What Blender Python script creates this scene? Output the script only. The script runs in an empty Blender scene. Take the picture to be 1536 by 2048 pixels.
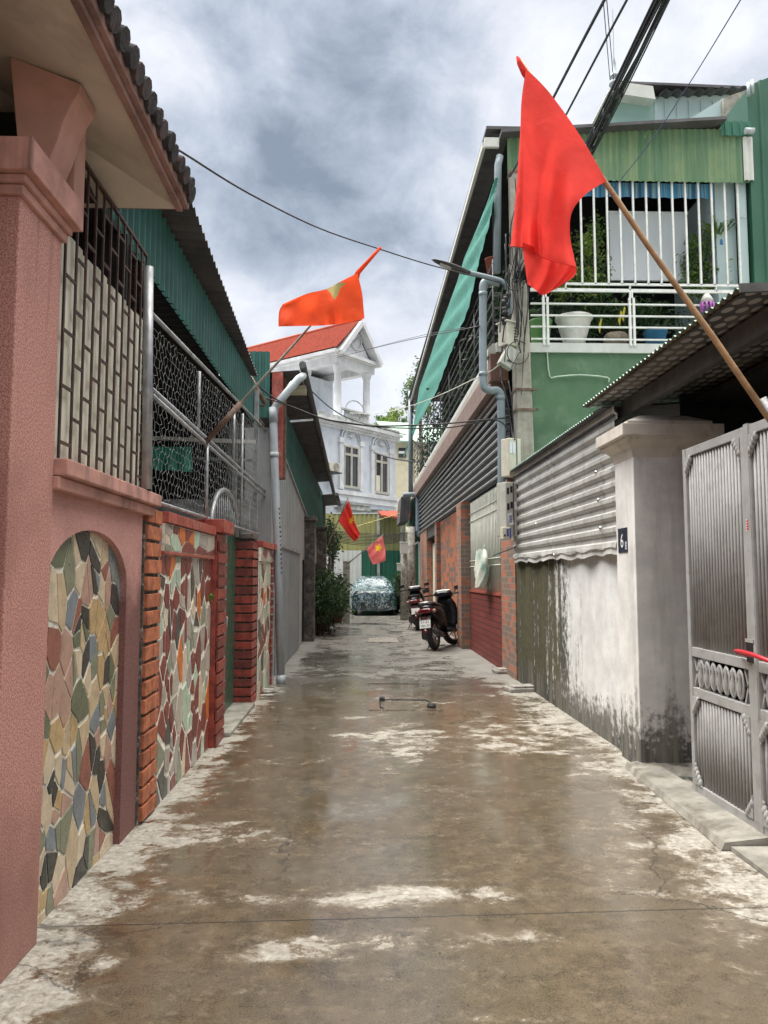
import bpy, bmesh, math, random
from mathutils import Vector, Matrix
R = math.radians
rnd = random.Random(7)
sc = bpy.context.scene
COL = sc.collection

# ---------------------------------------------------------------- camera
FPX, EYE = 1537.0, 1.55
PITCH = math.atan((1150 - 1024) / FPX)
YAW = math.atan((768 - 720) / FPX * math.cos(PITCH))
cam = bpy.data.cameras.new("camera")
cam.sensor_fit = 'VERTICAL'; cam.sensor_height = 24.0
cam.lens = 24.0 * FPX / 2048.0
cam.clip_start = 0.05; cam.clip_end = 3000
camo = bpy.data.objects.new("camera", cam); COL.objects.link(camo)
camo.location = (0, 0, EYE)
camo.rotation_euler = (math.pi / 2 + PITCH, 0, -YAW)
sc.camera = camo

_f = Vector((math.sin(YAW) * math.cos(PITCH), math.cos(YAW) * math.cos(PITCH), math.sin(PITCH)))
_r = Vector((math.cos(YAW), -math.sin(YAW), 0)); _u = _r.cross(_f)
CAM = Vector((0, 0, EYE))
def ray(px, py): return _f + _r * ((px - 768) / FPX) + _u * ((1024 - py) / FPX)
def onx(px, py, x): d = ray(px, py); return CAM + d * (x / d.x)
def ony(px, py, y): d = ray(px, py); return CAM + d * (y / d.y)
def onz(px, py, z=0.0): d = ray(px, py); return CAM + d * ((z - EYE) / d.z)
def onp(px, py, p, n):
    d = ray(px, py); return CAM + d * ((Vector(p) - CAM).dot(n) / d.dot(n))

# ---------------------------------------------------------------- world and sun
w = bpy.data.worlds.new("World"); sc.world = w; w.use_nodes = True
nt = w.node_tree; nt.nodes.clear()
def wn(t, **k):
    n = nt.nodes.new(t)
    for a, b in k.items(): setattr(n, a, b)
    return n
def wl(a, b): nt.links.new(a, b)
def wmath(op, a, b=None, c=None):
    n = wn('ShaderNodeMath', operation=op)
    for i, v in enumerate((a, b, c)):
        if v is None: continue
        if isinstance(v, (int, float)): n.inputs[i].default_value = v
        else: wl(v, n.inputs[i])
    return n.outputs[0]
SUN_EL, SUN_AZ = R(56), R(-62)          # behind the clouds, over the left hand roofs
sky = wn('ShaderNodeTexSky', sky_type='NISHITA', sun_disc=False, sun_elevation=SUN_EL, sun_rotation=SUN_AZ,
         air_density=1.0, dust_density=2.0)
tc = wn('ShaderNodeTexCoord')
sep = wn('ShaderNodeSeparateXYZ'); wl(tc.outputs['Generated'], sep.inputs[0])
zz = wmath('ADD', wmath('MAXIMUM', sep.outputs[2], 0.0), 0.30)
cmb = wn('ShaderNodeCombineXYZ')
wl(wmath('DIVIDE', sep.outputs[0], zz), cmb.inputs[0]); wl(wmath('DIVIDE', sep.outputs[1], zz), cmb.inputs[1])
dv = wn('ShaderNodeVectorMath', operation='MULTIPLY'); wl(tc.outputs['Generated'], dv.inputs[0]); dv.inputs[1].default_value = (1, .8, 1.35)
n1 = wn('ShaderNodeTexNoise'); wl(dv.outputs[0], n1.inputs['Vector'])
n1.inputs['Scale'].default_value = 3.6; n1.inputs['Detail'].default_value = 10; n1.inputs['Roughness'].default_value = .52
n1.inputs['Distortion'].default_value = .25
n2 = wn('ShaderNodeTexNoise'); wl(dv.outputs[0], n2.inputs['Vector']); n2.inputs['Scale'].default_value = 9; n2.inputs['Detail'].default_value = 9; n2.inputs['Roughness'].default_value = .64; n2.inputs['Distortion'].default_value = .35
acc = wmath('ADD', wmath('MULTIPLY_ADD', n1.outputs['Fac'], 2.0, -0.49), wmath('MULTIPLY_ADD', n2.outputs['Fac'], .85, -.45))
for px, py, deg, wt in ((650, 330, 11, -.15), (430, 500, 7, -.12), (740, 470, 8, -.14), (590, 520, 5, -.08), (640, 120, 9, -.04), (930, 150, 9, .08), (1000, 330, 6, .12), (500, 610, 7, .12),
                        (420, 60, 7, .09), (850, 560, 6, .10), (1420, 60, 12, -.02), (640, 780, 10, .12), (420, 560, 4, .09)):
    d = ray(px, py).normalized()
    dp = wn('ShaderNodeVectorMath', operation='DOT_PRODUCT'); wl(tc.outputs['Generated'], dp.inputs[0]); dp.inputs[1].default_value = d
    mr = wn('ShaderNodeMapRange', interpolation_type='SMOOTHSTEP'); wl(dp.outputs['Value'], mr.inputs[0])
    mr.inputs[1].default_value = math.cos(R(deg * 1.5)); mr.inputs[2].default_value = math.cos(R(deg * .25))
    mr.inputs[3].default_value = 0; mr.inputs[4].default_value = wt
    acc = wmath('ADD', acc, mr.outputs[0])
cr = wn('ShaderNodeValToRGB'); wl(acc, cr.inputs[0])
els = cr.color_ramp.elements
els[0].position = .02; els[0].color = (.115, .138, .175, 1)
els[1].position = .86; els[1].color = (.42, .43, .455, 1)
for p, c in ((.22, (.175, .203, .247)), (.42, (.25, .276, .32)), (.60, (.335, .352, .39))):
    e = els.new(p); e.color = (*c, 1)
# an overcast sky is brightest overhead, above the part the picture shows
g = wn('ShaderNodeMapRange', interpolation_type='SMOOTHSTEP'); wl(sep.outputs[2], g.inputs[0])
g.inputs[1].default_value = .635; g.inputs[2].default_value = .90; g.inputs[3].default_value = 1.0; g.inputs[4].default_value = 9.0
bg1 = wn('ShaderNodeBackground'); wl(sky.outputs[0], bg1.inputs[0]); bg1.inputs[1].default_value = 0.06
bg2 = wn('ShaderNodeBackground'); 
ahead = wn('ShaderNodeMapRange'); wl(sep.outputs[1], ahead.inputs[0])        # the veiled sun stands ahead: that half of the dome is the brighter one
ahead.inputs[1].default_value = -.8; ahead.inputs[2].default_value = .5; ahead.inputs[3].default_value = .95; ahead.inputs[4].default_value = 1.0
hi = wn('ShaderNodeMapRange', interpolation_type='SMOOTHSTEP'); wl(sep.outputs[2], hi.inputs[0]); hi.inputs[1].default_value = .64; hi.inputs[2].default_value = .85
wmx = wn('ShaderNodeMix', data_type='RGBA'); wl(hi.outputs[0], wmx.inputs[0]); wl(cr.outputs[0], wmx.inputs[6]); wmx.inputs[7].default_value = (.38, .365, .335, 1)
wl(wmx.outputs[2], bg2.inputs[0]); wl(wmath('MULTIPLY', g.outputs[0], ahead.outputs[0]), bg2.inputs[1])
mx = wn('ShaderNodeMixShader'); mx.inputs[0].default_value = .93
wl(bg1.outputs[0], mx.inputs[1]); wl(bg2.outputs[0], mx.inputs[2])
wo = wn('ShaderNodeOutputWorld'); wl(mx.outputs[0], wo.inputs[0])

sun = bpy.data.lights.new("sun", 'SUN'); sun.energy = 1.25; sun.angle = R(30); sun.color = (1, .96, .9)
suno = bpy.data.objects.new("sun", sun); COL.objects.link(suno)
sd = Vector((math.sin(SUN_AZ) * math.cos(SUN_EL), math.cos(SUN_AZ) * math.cos(SUN_EL), math.sin(SUN_EL)))
suno.rotation_euler = sd.to_track_quat('Z', 'Y').to_euler()
vs = sc.view_settings
vs.view_transform = 'Standard'; vs.look = 'None'; vs.gamma = 1; vs.use_curve_mapping = False; vs.exposure = 1.3

# ---------------------------------------------------------------- materials
def S(r, g=None, b=None):
    """sRGB 0-255 to linear"""
    f = lambda v: (v / 255 / 12.92) if v / 255 <= .04045 else ((v / 255 + .055) / 1.055) ** 2.4
    return (f(r), f(g), f(b))
class NT:
    def __init__(s, name):
        s.m = bpy.data.materials.new(name); s.m.use_nodes = True; s.t = s.m.node_tree
        s.b = s.t.nodes['Principled BSDF']; s.out = s.t.nodes['Material Output']
        s.geo = s.n('ShaderNodeNewGeometry')
        s.pos = s.geo.outputs['Position']
        s.sp = s.n('ShaderNodeSeparateXYZ'); s.l(s.pos, s.sp.inputs[0])
    def n(s, t, **k):
        n = s.t.nodes.new(t)
        for a, b in k.items(): setattr(n, a, b)
        return n
    def l(s, a, b): s.t.links.new(a, b)
    def math(s, op, a, b=None, c=None, clamp=False):
        n = s.n('ShaderNodeMath', operation=op, use_clamp=clamp)
        for i, v in enumerate((a, b, c)):
            if v is None: continue
            if isinstance(v, (int, float)): n.inputs[i].default_value = v
            else: s.l(v, n.inputs[i])
        return n.outputs[0]
    def scaled(s, sx, sy, sz, src=None):
        n = s.n('ShaderNodeVectorMath', operation='MULTIPLY'); s.l(src or s.pos, n.inputs[0]); n.inputs[1].default_value = (sx, sy, sz)
        return n.outputs[0]
    def comb(s, x, y, z=0.0):
        n = s.n('ShaderNodeCombineXYZ')
        for i, v in enumerate((x, y, z)):
            if isinstance(v, (int, float)): n.inputs[i].default_value = v
            else: s.l(v, n.inputs[i])
        return n.outputs[0]
    def noise(s, scale, detail=6, rough=.6, vec=None, dist=0, color=False):
        n = s.n('ShaderNodeTexNoise'); s.l(vec or s.pos, n.inputs['Vector'])
        n.inputs['Scale'].default_value = scale; n.inputs['Detail'].default_value = detail
        n.inputs['Roughness'].default_value = rough; n.inputs['Distortion'].default_value = dist
        return n.outputs['Color' if color else 'Fac']
    def mapr(s, v, a, b, c=0.0, d=1.0, smooth=True):
        n = s.n('ShaderNodeMapRange', interpolation_type='SMOOTHSTEP' if smooth else 'LINEAR'); s.l(v, n.inputs[0])
        for i, q in enumerate((a, b, c, d)): n.inputs[i + 1].default_value = q
        return n.outputs[0]
    def mix(s, fac, a, b, mode='MIX'):
        n = s.n('ShaderNodeMix', data_type='RGBA', blend_type=mode)
        for i, v in ((0, fac), (6, a), (7, b)):
            if isinstance(v, (int, float)): n.inputs[i].default_value = v
            elif isinstance(v, tuple): n.inputs[i].default_value = (*v[:3], 1)
            else: s.l(v, n.inputs[i])
        return n.outputs[2]
    def bump(s, h, strength=.3, dist=.01, prev=None):
        n = s.n('ShaderNodeBump'); s.l(h, n.inputs['Height']); n.inputs['Strength'].default_value = strength; n.inputs['Distance'].default_value = dist
        if prev: s.l(prev, n.inputs['Normal'])
        s.l(n.outputs[0], s.b.inputs['Normal']); return n.outputs[0]
    def col(s, c):
        if isinstance(c, tuple): s.b.inputs['Base Color'].default_value = (*c[:3], 1)
        else: s.l(c, s.b.inputs['Base Color'])
    def rough(s, v):
        if isinstance(v, (int, float)): s.b.inputs['Roughness'].default_value = v
        else: s.l(v, s.b.inputs['Roughness'])
def mul(c, k): return tuple(min(1.0, x * k) for x in c)
def mk(name, c, rough=.6, metal=0.0, var=.25, vs_=3.0, bump=0.0, bs=60, streak=None, blot=None, spec=.5, coat=0.0, dots=None):
    """plain surface with uneven tone; streak/blot = (colour, amount, scale): run-off marks and patches of dirt"""
    t = NT(name)
    k = t.noise(vs_, 8, .62)
    c1 = t.mix(t.mapr(k, .3, .7), mul(c, 1 - var), mul(c, 1 + var * .7))
    if blot:
        bc, am, bsz = blot
        c1 = t.mix(t.math('MULTIPLY', t.mapr(t.noise(bsz, 9, .68, dist=.3), .5, .66), am), c1, bc)
    if streak:
        scol, am, ss = streak
        v = t.scaled(ss, ss, ss * .06)
        c1 = t.mix(t.math('MULTIPLY', t.mapr(t.noise(1.0, 6, .6, vec=v), .5, .72), am), c1, scol)
    t.col(c1); t.rough(t.mapr(t.noise(vs_ * 2.3, 5), .3, .7, max(.03, rough - .12), min(1, rough + .12)))
    t.b.inputs['Metallic'].default_value = metal
    t.b.inputs['Specular IOR Level'].default_value = spec
    t.b.inputs['Coat Weight'].default_value = coat
    if bump: t.bump(t.noise(bs, 4, .7), bump, .01)
    return t.m
M = {}
def roughcast(name, ca, cb, streakc):
    t = NT(name)
    f = t.math('ADD', t.math('MULTIPLY', t.noise(150, 3, .7), .5), t.math('MULTIPLY', t.noise(100, 3, .8), .5))
    c = t.mix(t.mapr(f, .43, .57), ca, cb)
    c = t.mix(t.math('MULTIPLY', t.mapr(t.math('ADD', t.sp.outputs[2], t.math('MULTIPLY', t.noise(2.6, 7, .65), 1.3)), .55, 1.5, 1, 0), .6), c, (.20, .10, .075))
    c = t.mix(t.math('MULTIPLY', t.mapr(t.noise(1.4, 7, .6), .42, .7), .45), c, mul(ca, .62))
    v = t.scaled(9, 9, .5)
    c = t.mix(t.math('MULTIPLY', t.mapr(t.noise(1, 6, .6, vec=v), .56, .76), .5), c, streakc)
    t.col(c); t.rough(.9); t.bump(f, .55, .006); return t.m
M['pink'] = roughcast('pink_roughcast', (.31, .125, .10), (.56, .30, .25), (.16, .08, .065))
M['pink_dark'] = roughcast('plum_roughcast', (.19, .078, .066), (.30, .14, .12), (.06, .03, .03))
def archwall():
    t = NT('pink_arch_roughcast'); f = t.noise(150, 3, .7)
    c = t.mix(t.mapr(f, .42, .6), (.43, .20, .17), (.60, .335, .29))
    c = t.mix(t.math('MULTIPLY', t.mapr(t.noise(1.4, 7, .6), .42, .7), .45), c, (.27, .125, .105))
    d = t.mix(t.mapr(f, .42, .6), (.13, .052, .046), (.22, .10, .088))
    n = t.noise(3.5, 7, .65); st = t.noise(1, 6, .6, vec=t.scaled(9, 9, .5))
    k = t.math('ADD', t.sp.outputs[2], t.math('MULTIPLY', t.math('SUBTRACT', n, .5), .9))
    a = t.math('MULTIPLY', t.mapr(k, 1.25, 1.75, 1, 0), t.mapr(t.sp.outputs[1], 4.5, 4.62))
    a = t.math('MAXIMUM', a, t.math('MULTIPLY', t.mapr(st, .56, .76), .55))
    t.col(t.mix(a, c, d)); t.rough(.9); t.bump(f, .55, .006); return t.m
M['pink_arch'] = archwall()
M['pink_trim'] = mk('pink_trim', (.46, .235, .19), .8, var=.3, vs_=5, bump=.3, bs=120, streak=((.10, .06, .05), .7, 7))
M['fascia_pink'] = mk('dull_fascia', (.27, .155, .135), .85, var=.3, vs_=4, streak=((.10, .06, .05), .6, 6))
M['cream_soffit'] = mk('cream_soffit', (.62, .53, .44), .85, var=.14, vs_=2.2, blot=((.40, .33, .27), .6, 1.6), bump=.12, bs=30)
M['corbel'] = mk('corbel_pink', (.46, .25, .20), .8, var=.18, vs_=3, bump=.15)
M['old_tile'] = mk('old_roof_tile', (.034, .030, .031), .9, var=.6, vs_=9, bump=.9, bs=40, blot=((.10, .045, .035), .6, 9))
M['iron'] = mk('dark_iron', (.055, .030, .026), .55, var=.4, vs_=14, blot=((.12, .045, .025), .6, 12))
M['cream_panel'] = mk('cream_sheet', (.66, .63, .52), .6, var=.12, vs_=5, streak=((.42, .38, .28), .5, 8))
M['grout'] = mk('white_grout', (.78, .74, .64), .9, var=.3, vs_=20, bump=.5, bs=120, blot=((.33, .28, .2), .6, 9))
def tile_m(name, c, v=.16):
    return mk(name, c, .38, var=v, vs_=16, spec=.5, blot=(mul(c, .55), .5, 5), bump=.08, bs=30)
ARCH = [tile_m('tile_ochre', (.46, .32, .16)), tile_m('tile_cream', (.56, .46, .33)), tile_m('tile_charcoal', (.042, .043, .038)),
        tile_m('tile_olive', (.20, .21, .14)), tile_m('tile_slate', (.19, .215, .235)), tile_m('tile_rose', (.42, .26, .20)),
        tile_m('tile_brick', (.27, .105, .075)), tile_m('tile_sand', (.50, .39, .25)), tile_m('tile_moss', (.13, .145, .09))]
WALL2 = [tile_m('tile_maroon', (.20, .05, .04)), tile_m('tile_mint', (.42, .52, .41)), tile_m('tile_taupe', (.37, .33, .29)),
         tile_m('tile_graphite', (.07, .072, .066)), tile_m('tile_orange', (.60, .17, .04)), tile_m('tile_bone', (.60, .50, .37)),
         tile_m('tile_sage', (.23, .26, .19)), tile_m('tile_wine', (.17, .045, .04)), tile_m('tile_pebble', (.45, .40, .34))]
M['brick_brown'] = mk('brown_brick', (.36, .11, .05), .6, var=.4, vs_=12, bump=.25, bs=60, blot=((.12, .06, .04), .6, 9))
M['brick_orange'] = mk('orange_brick', (.43, .14, .065), .55, var=.4, vs_=14, bump=.25, bs=60, blot=((.22, .07, .04), .55, 9))
M['brick_wine'] = mk('wine_brick_tile', (.17, .036, .028), .45, var=.45, vs_=11, bump=.15, blot=((.08, .025, .02), .6, 8))
M['brick_red'] = mk('red_brick_tile', (.26, .047, .032), .42, var=.45, vs_=11, bump=.15, blot=((.12, .03, .025), .6, 8))
M['mortar'] = mk('dark_mortar', (.075, .066, .055), .95, var=.5, vs_=14, bump=.5, bs=90, blot=((.45, .42, .36), .8, 26))
M['red_coping'] = mk('red_coping_tile', (.34, .066, .045), .4, var=.3, vs_=9, blot=((.4, .3, .25), .35, 12))
M['green_door'] = mk('green_painted_steel', (.022, .082, .05), .42, var=.3, vs_=4, streak=((.05, .06, .05), .5, 8), coat=.2)
M['galv'] = mk('galvanised_pipe', (.36, .37, .38), .45, metal=.55, var=.3, vs_=8)
M['wire'] = mk('galvanised_wire', (.30, .31, .31), .5, metal=.3, var=.25, vs_=10)
M['pvc'] = mk('grey_pvc', (.40, .44, .47), .42, var=.14, vs_=3, streak=((.22, .23, .24), .45, 10))
M['pvc_blue'] = mk('blue_grey_pvc', (.235, .285, .315), .4, var=.13, vs_=3, streak=((.13, .15, .16), .4, 9))
M['green_sheet'] = mk('green_roof_sheet', (.030, .115, .095), .42, var=.25, vs_=2, streak=((.06, .12, .10), .6, 5))
M['dark_sheet'] = mk('weathered_roof_sheet', (.085, .08, .085), .6, var=.3, vs_=2.4, blot=((.04, .04, .045), .5, 3))
M['black'] = mk('shade_black', (.009, .009, .010), .9, var=.4, vs_=4)  # near black puts the shade of interiors and gaps into the colour
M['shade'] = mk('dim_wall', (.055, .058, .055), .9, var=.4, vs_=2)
M['tarp'] = mk('teal_tarp', (.05, .40, .28), .5, var=.2, vs_=7, bump=.4, bs=14)
M['white_strip'] = mk('white_beam', (.78, .78, .74), .6, var=.1)
M['grey_sheet'] = mk('grey_wall_sheet', (.34, .355, .36), .55, var=.12, vs_=1.6, streak=((.24, .245, .24), .5, 5), metal=.1)
M['grey_door'] = mk('grey_roller', (.26, .275, .285), .5, var=.14, vs_=2, streak=((.18, .18, .17), .5, 6))
M['stone_dark'] = mk('dark_stone', (.075, .062, .055), .5, var=.6, vs_=9, blot=((.22, .19, .16), .7, 7), bump=.3)
M['villa'] = mk('pale_blue_render', (.53, .57, .63), .8, var=.08, vs_=1.2, streak=((.42, .44, .47), .5, 3), blot=((.40, .42, .45), .6, 1.3))
M['villa_trim'] = mk('white_render', (.60, .61, .63), .75, var=.16, vs_=1.4, streak=((.4, .41, .4), .5, 3))
M['villa_moss'] = mk('stained_ledge', (.45, .46, .45), .85, var=.4, vs_=3, blot=((.12, .13, .11), .8, 2.5))
M['cream_wall'] = mk('cream_render', (.62, .57, .42), .8, var=.1)
M['glass_dark'] = mk('dark_glass', (.03, .032, .034), .12, var=.3, vs_=1.5, spec=.6)
M['frame_grey'] = mk('window_frame_grey', (.40, .385, .34), .6, var=.1)
def rooftile(name, c):
    t = NT(name)
    k = t.noise(14, 4)
    cc = t.mix(t.mapr(k, .3, .7), mul(c, .7), mul(c, 1.2))
    cc = t.mix(t.math('MULTIPLY', t.mapr(t.noise(2.5, 6), .5, .7), .5), cc, mul(c, .5))
    t.col(cc); t.rough(.7); return t.m
M['red_tile'] = rooftile('terracotta_tile', (.40, .072, .038))
M['olive_sheet'] = mk('olive_fence_sheet', (.36, .35, .14), .5, var=.14, vs_=1.2, streak=((.24, .24, .11), .5, 4))
M['white_sheet'] = mk('white_fence_sheet', (.62, .63, .61), .5, var=.1, vs_=1.2, streak=((.4, .4, .38), .5, 4))
M['deep_green_sheet'] = mk('deep_green_sheet', (.026, .13, .085), .42, var=.15, vs_=1.2, streak=((.03, .11, .07), .5, 4))
M['green_paint'] = mk('green_wall_paint', (.085, .165, .092), .75, var=.16, vs_=1.3, streak=((.05, .115, .065), .6, 3.2), blot=((.20, .28, .19), .35, 2.4), bump=.1, bs=40)
M['teal_wall'] = mk('pale_teal_render', (.25, .385, .35), .8, var=.07, vs_=.8, streak=((.28, .43, .40), .3, 2))
M['mint_wall'] = mk('pale_mint_render', (.40, .50, .51), .8, var=.06, vs_=1)
M['right_green'] = mk('bottle_green_sheet', (.034, .115, .072), .42, var=.12, vs_=.9, streak=((.03, .11, .07), .5, 3))
def olive_corr():
    t = NT('faded_green_sheet')
    v = t.scaled(7, 7, .35)
    k = t.noise(1, 6, .6, vec=v)
    c = t.mix(t.mapr(k, .36, .62), (.075, .165, .085), (.165, .245, .12))
    c = t.mix(t.math('MULTIPLY', t.mapr(t.noise(2.2, 6), .45, .65), .6), c, (.10, .19, .11))
    c = t.mix(t.mapr(t.noise(1, 3, .5, vec=t.scaled(28, 28, 5)), .74, .77), c, (.7, .74, .66))
    t.col(c); t.rough(.55); return t.m
M['faded_green'] = olive_corr()
M['white_slab'] = mk('white_slab_edge', (.56, .57, .54), .75, var=.1, vs_=3, streak=((.42, .44, .4), .4, 5))
M['white_paint'] = mk('white_painted_steel', (.74, .75, .73), .45, var=.1, vs_=6, blot=((.35, .33, .28), .3, 9))
M['concrete_pole'] = mk('pole_concrete', (.33, .305, .26), .9, var=.25, vs_=5, bump=.4, bs=45, streak=((.16, .15, .12), .6, 6), blot=((.45, .43, .37), .4, 7))
M['mossy_pole'] = mk('blotched_concrete', (.36, .35, .31), .9, var=.35, vs_=6, blot=((.05, .05, .045), .8, 8))
M['box_beige'] = mk('beige_box', (.56, .53, .44), .55, var=.1, vs_=7, streak=((.32, .29, .22), .45, 12))
M['box_grey'] = mk('grey_meter_box', (.45, .445, .40), .5, var=.12, vs_=6, streak=((.22, .20, .16), .6, 11))
M['brown_tin'] = mk('brown_tin', (.17, .085, .06), .5, var=.25, vs_=8)
M['brown_beam'] = mk('brown_beam_paint', (.235, .155, .125), .6, var=.12, vs_=2, streak=((.14, .09, .07), .4, 4))
M['beige_ledge'] = mk('beige_ledge', (.42, .38, .32), .75, var=.16, vs_=2)
M['slat'] = mk('grey_louvre', (.52, .54, .55), .45, var=.15, vs_=2, metal=.2)
M['shadecloth'] = mk('teal_shade_cloth', (.06, .26, .205), .75, var=.12, vs_=2.2, bump=.3, bs=6, streak=((.06, .22, .18), .4, 4))
M['cable'] = mk('black_cable', (.018, .018, .02), .5, var=.2)
M['cable_white'] = mk('pale_cable', (.62, .60, .53), .5, var=.1)
M['rust'] = mk('rusty_steel', (.15, .09, .065), .8, var=.5, vs_=12, blot=((.26, .2, .17), .6, 9))
M['bamboo'] = mk('bamboo_pole', (.36, .215, .105), .5, var=.3, vs_=9, blot=((.16, .09, .05), .5, 12))
M['grey_pole'] = mk('weathered_pole', (.21, .19, .16), .6, var=.35, vs_=8)
M['gate_grey'] = mk('grey_gate_paint', (.33, .33, .325), .6, var=.12, vs_=5, blot=((.17, .14, .10), .35, 9))
M['steel_sheet'] = mk('dull_steel_sheet', (.47, .465, .445), .58, metal=.1, var=.18, vs_=2.5, streak=((.22, .2, .17), .6, 6), blot=((.46, .45, .43), .4, 3))
M['mint_sheet'] = mk('mint_roof_sheet', (.24, .37, .30), .5, var=.2, vs_=3)
M['rubber'] = mk('tyre_rubber', (.022, .022, .023), .7, var=.2)
M['gloss_black'] = mk('gloss_black', (.008, .008, .010), .34, var=.2, coat=.1, spec=.3)
M['matt_black'] = mk('matt_black', (.02, .02, .021), .55, var=.2)
M['seat_black'] = mk('seat_vinyl', (.022, .021, .021), .48, var=.2, bump=.1, bs=140)
M['silver'] = mk('silver_metal', (.55, .55, .55), .3, metal=.9, var=.1)
M['alloy_dark'] = mk('dark_engine', (.075, .075, .078), .45, metal=.4, var=.3, vs_=12)
M['red_lens'] = mk('red_lens', (.13, .006, .01), .12, var=.1, coat=.5)
M['amber_lens'] = mk('clear_lens', (.34, .20, .15), .12, var=.1, coat=.5)
M['plate_white'] = mk('plate_white', (.78, .78, .76), .5, var=.05)
M['ink'] = mk('black_ink', (.015, .015, .018), .6, var=.05)
M['navy'] = mk('navy_enamel', (.014, .022, .045), .3, var=.1, coat=.3)
M['white_ink'] = mk('white_enamel', (.85, .86, .86), .4, var=.03)
M['blue_ink'] = mk('blue_ink', (.06, .09, .28), .6, var=.1)
M['paper'] = mk('sticker_paper', (.72, .72, .74), .7, var=.1)
M['red_plastic'] = mk('red_plastic', (.50, .018, .03), .35, var=.15)
M['terracotta'] = mk('terracotta_pot', (.28, .075, .05), .7, var=.25, vs_=9)
M['white_pot'] = mk('white_ceramic', (.66, .65, .61), .5, var=.12, vs_=7, streak=((.4, .38, .33), .4, 9))
M['green_pot'] = mk('green_plastic', (.12, .30, .09), .45, var=.15, vs_=6)
M['blue_pot'] = mk('blue_plastic', (.03, .17, .34), .45, var=.15)
M['brown_pot'] = mk('stone_pot', (.30, .25, .19), .8, var=.35, vs_=14)
M['purple'] = mk('purple_plastic', (.40, .10, .42), .5, var=.2)
M['grey_board'] = mk('grey_panel', (.62, .65, .69), .6, var=.05, vs_=1)
M['teak'] = mk('bark', (.11, .08, .055), .9, var=.4, vs_=12, bump=.5)
M['plaster_chip'] = mk('broken_tile', (.32, .30, .27), .8, var=.4, vs_=9)
def leafmat(name, c):
    t = NT(name)
    k = t.noise(5, 4, .7)
    t.col(t.mix(t.mapr(k, .3, .7), mul(c, .55), mul(c, 1.4)))
    t.rough(.5)
    tr = t.n('ShaderNodeBsdfTranslucent'); tr.inputs[0].default_value = (*mul(c, 1.6), 1)
    ms = t.n('ShaderNodeMixShader'); ms.inputs[0].default_value = .25
    t.l(t.b.outputs[0], ms.inputs[1]); t.l(tr.outputs[0], ms.inputs[2]); t.l(ms.outputs[0], t.out.inputs[0])
    return t.m
LEAF = [leafmat('leaf_deep', (.028, .062, .022)), leafmat('leaf_mid', (.055, .115, .032)), leafmat('leaf_light', (.11, .18, .045))]
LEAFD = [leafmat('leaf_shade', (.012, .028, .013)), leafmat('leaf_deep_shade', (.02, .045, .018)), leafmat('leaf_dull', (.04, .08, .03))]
LEAFY = [leafmat('leaf_fresh', (.09, .17, .03)), leafmat('leaf_yellow', (.17, .24, .04)), leafmat('leaf_moss', (.05, .10, .03))]
def clothmat(name, c, tr_=.35, hot=None):
    t = NT(name)
    k = t.noise(4, 5, .6)
    cc = t.mix(t.mapr(k, .3, .7), mul(c, .88), mul(c, 1.08))
    if hot: cc = t.mix(t.math('MULTIPLY', t.mapr(t.noise(2.3, 3), .45, .65), .8), cc, hot)
    t.col(cc); t.rough(.8); t.b.inputs['Specular IOR Level'].default_value = .15
    wr = t.bump(t.noise(7, 5, .55, dist=.8), .35, .03)
    t.bump(t.noise(420, 2), .12, .002, wr)
    tr = t.n('ShaderNodeBsdfTranslucent'); t.l(cc, tr.inputs[0])
    ms = t.n('ShaderNodeMixShader'); ms.inputs[0].default_value = tr_
    t.l(t.b.outputs[0], ms.inputs[1]); t.l(tr.outputs[0], ms.inputs[2]); t.l(ms.outputs[0], t.out.inputs[0])
    return t.m
M['flag_red'] = clothmat('red_flag_cloth', (.82, .07, .056), .42)
M['flag_orange'] = clothmat('faded_red_flag_cloth', (.84, .095, .03), .45)
M['flag_pink'] = clothmat('washed_red_flag_cloth', (.92, .24, .24), .45)
M['star_olive'] = clothmat('dull_star_cloth', (.36, .30, .12), .3)
M['star_yellow'] = clothmat('yellow_star_cloth', (.92, .70, .03), .4)
M['bag'] = clothmat('pale_plastic_bag', (.70, .70, .62), .15, hot=(.30, .52, .44))
def stripes():
    t = NT('blue_striped_cloth')
    wv = t.n('ShaderNodeTexNoise'); t.l(t.comb(t.math('MULTIPLY', t.sp.outputs[0], 9), 0.0), wv.inputs['Vector']); wv.inputs['Scale'].default_value = 1.4; wv.inputs['Detail'].default_value = 2
    r = t.n('ShaderNodeValToRGB'); r.color_ramp.interpolation = 'CONSTANT'; t.l(wv.outputs['Fac'], r.inputs[0])
    e = r.color_ramp.elements; e[0].position = 0; e[0].color = (.05, .12, .2, 1); e[1].position = .42; e[1].color = (.06, .26, .48, 1)
    for p, c in ((.52, (.30, .42, .48)), (.57, (.05, .3, .55)), (.64, (.12, .1, .12))): q = e.new(p); q.color = (*c, 1)
    t.col(r.outputs[0]); t.rough(.8); return t.m
M['stripes'] = stripes()
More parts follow.
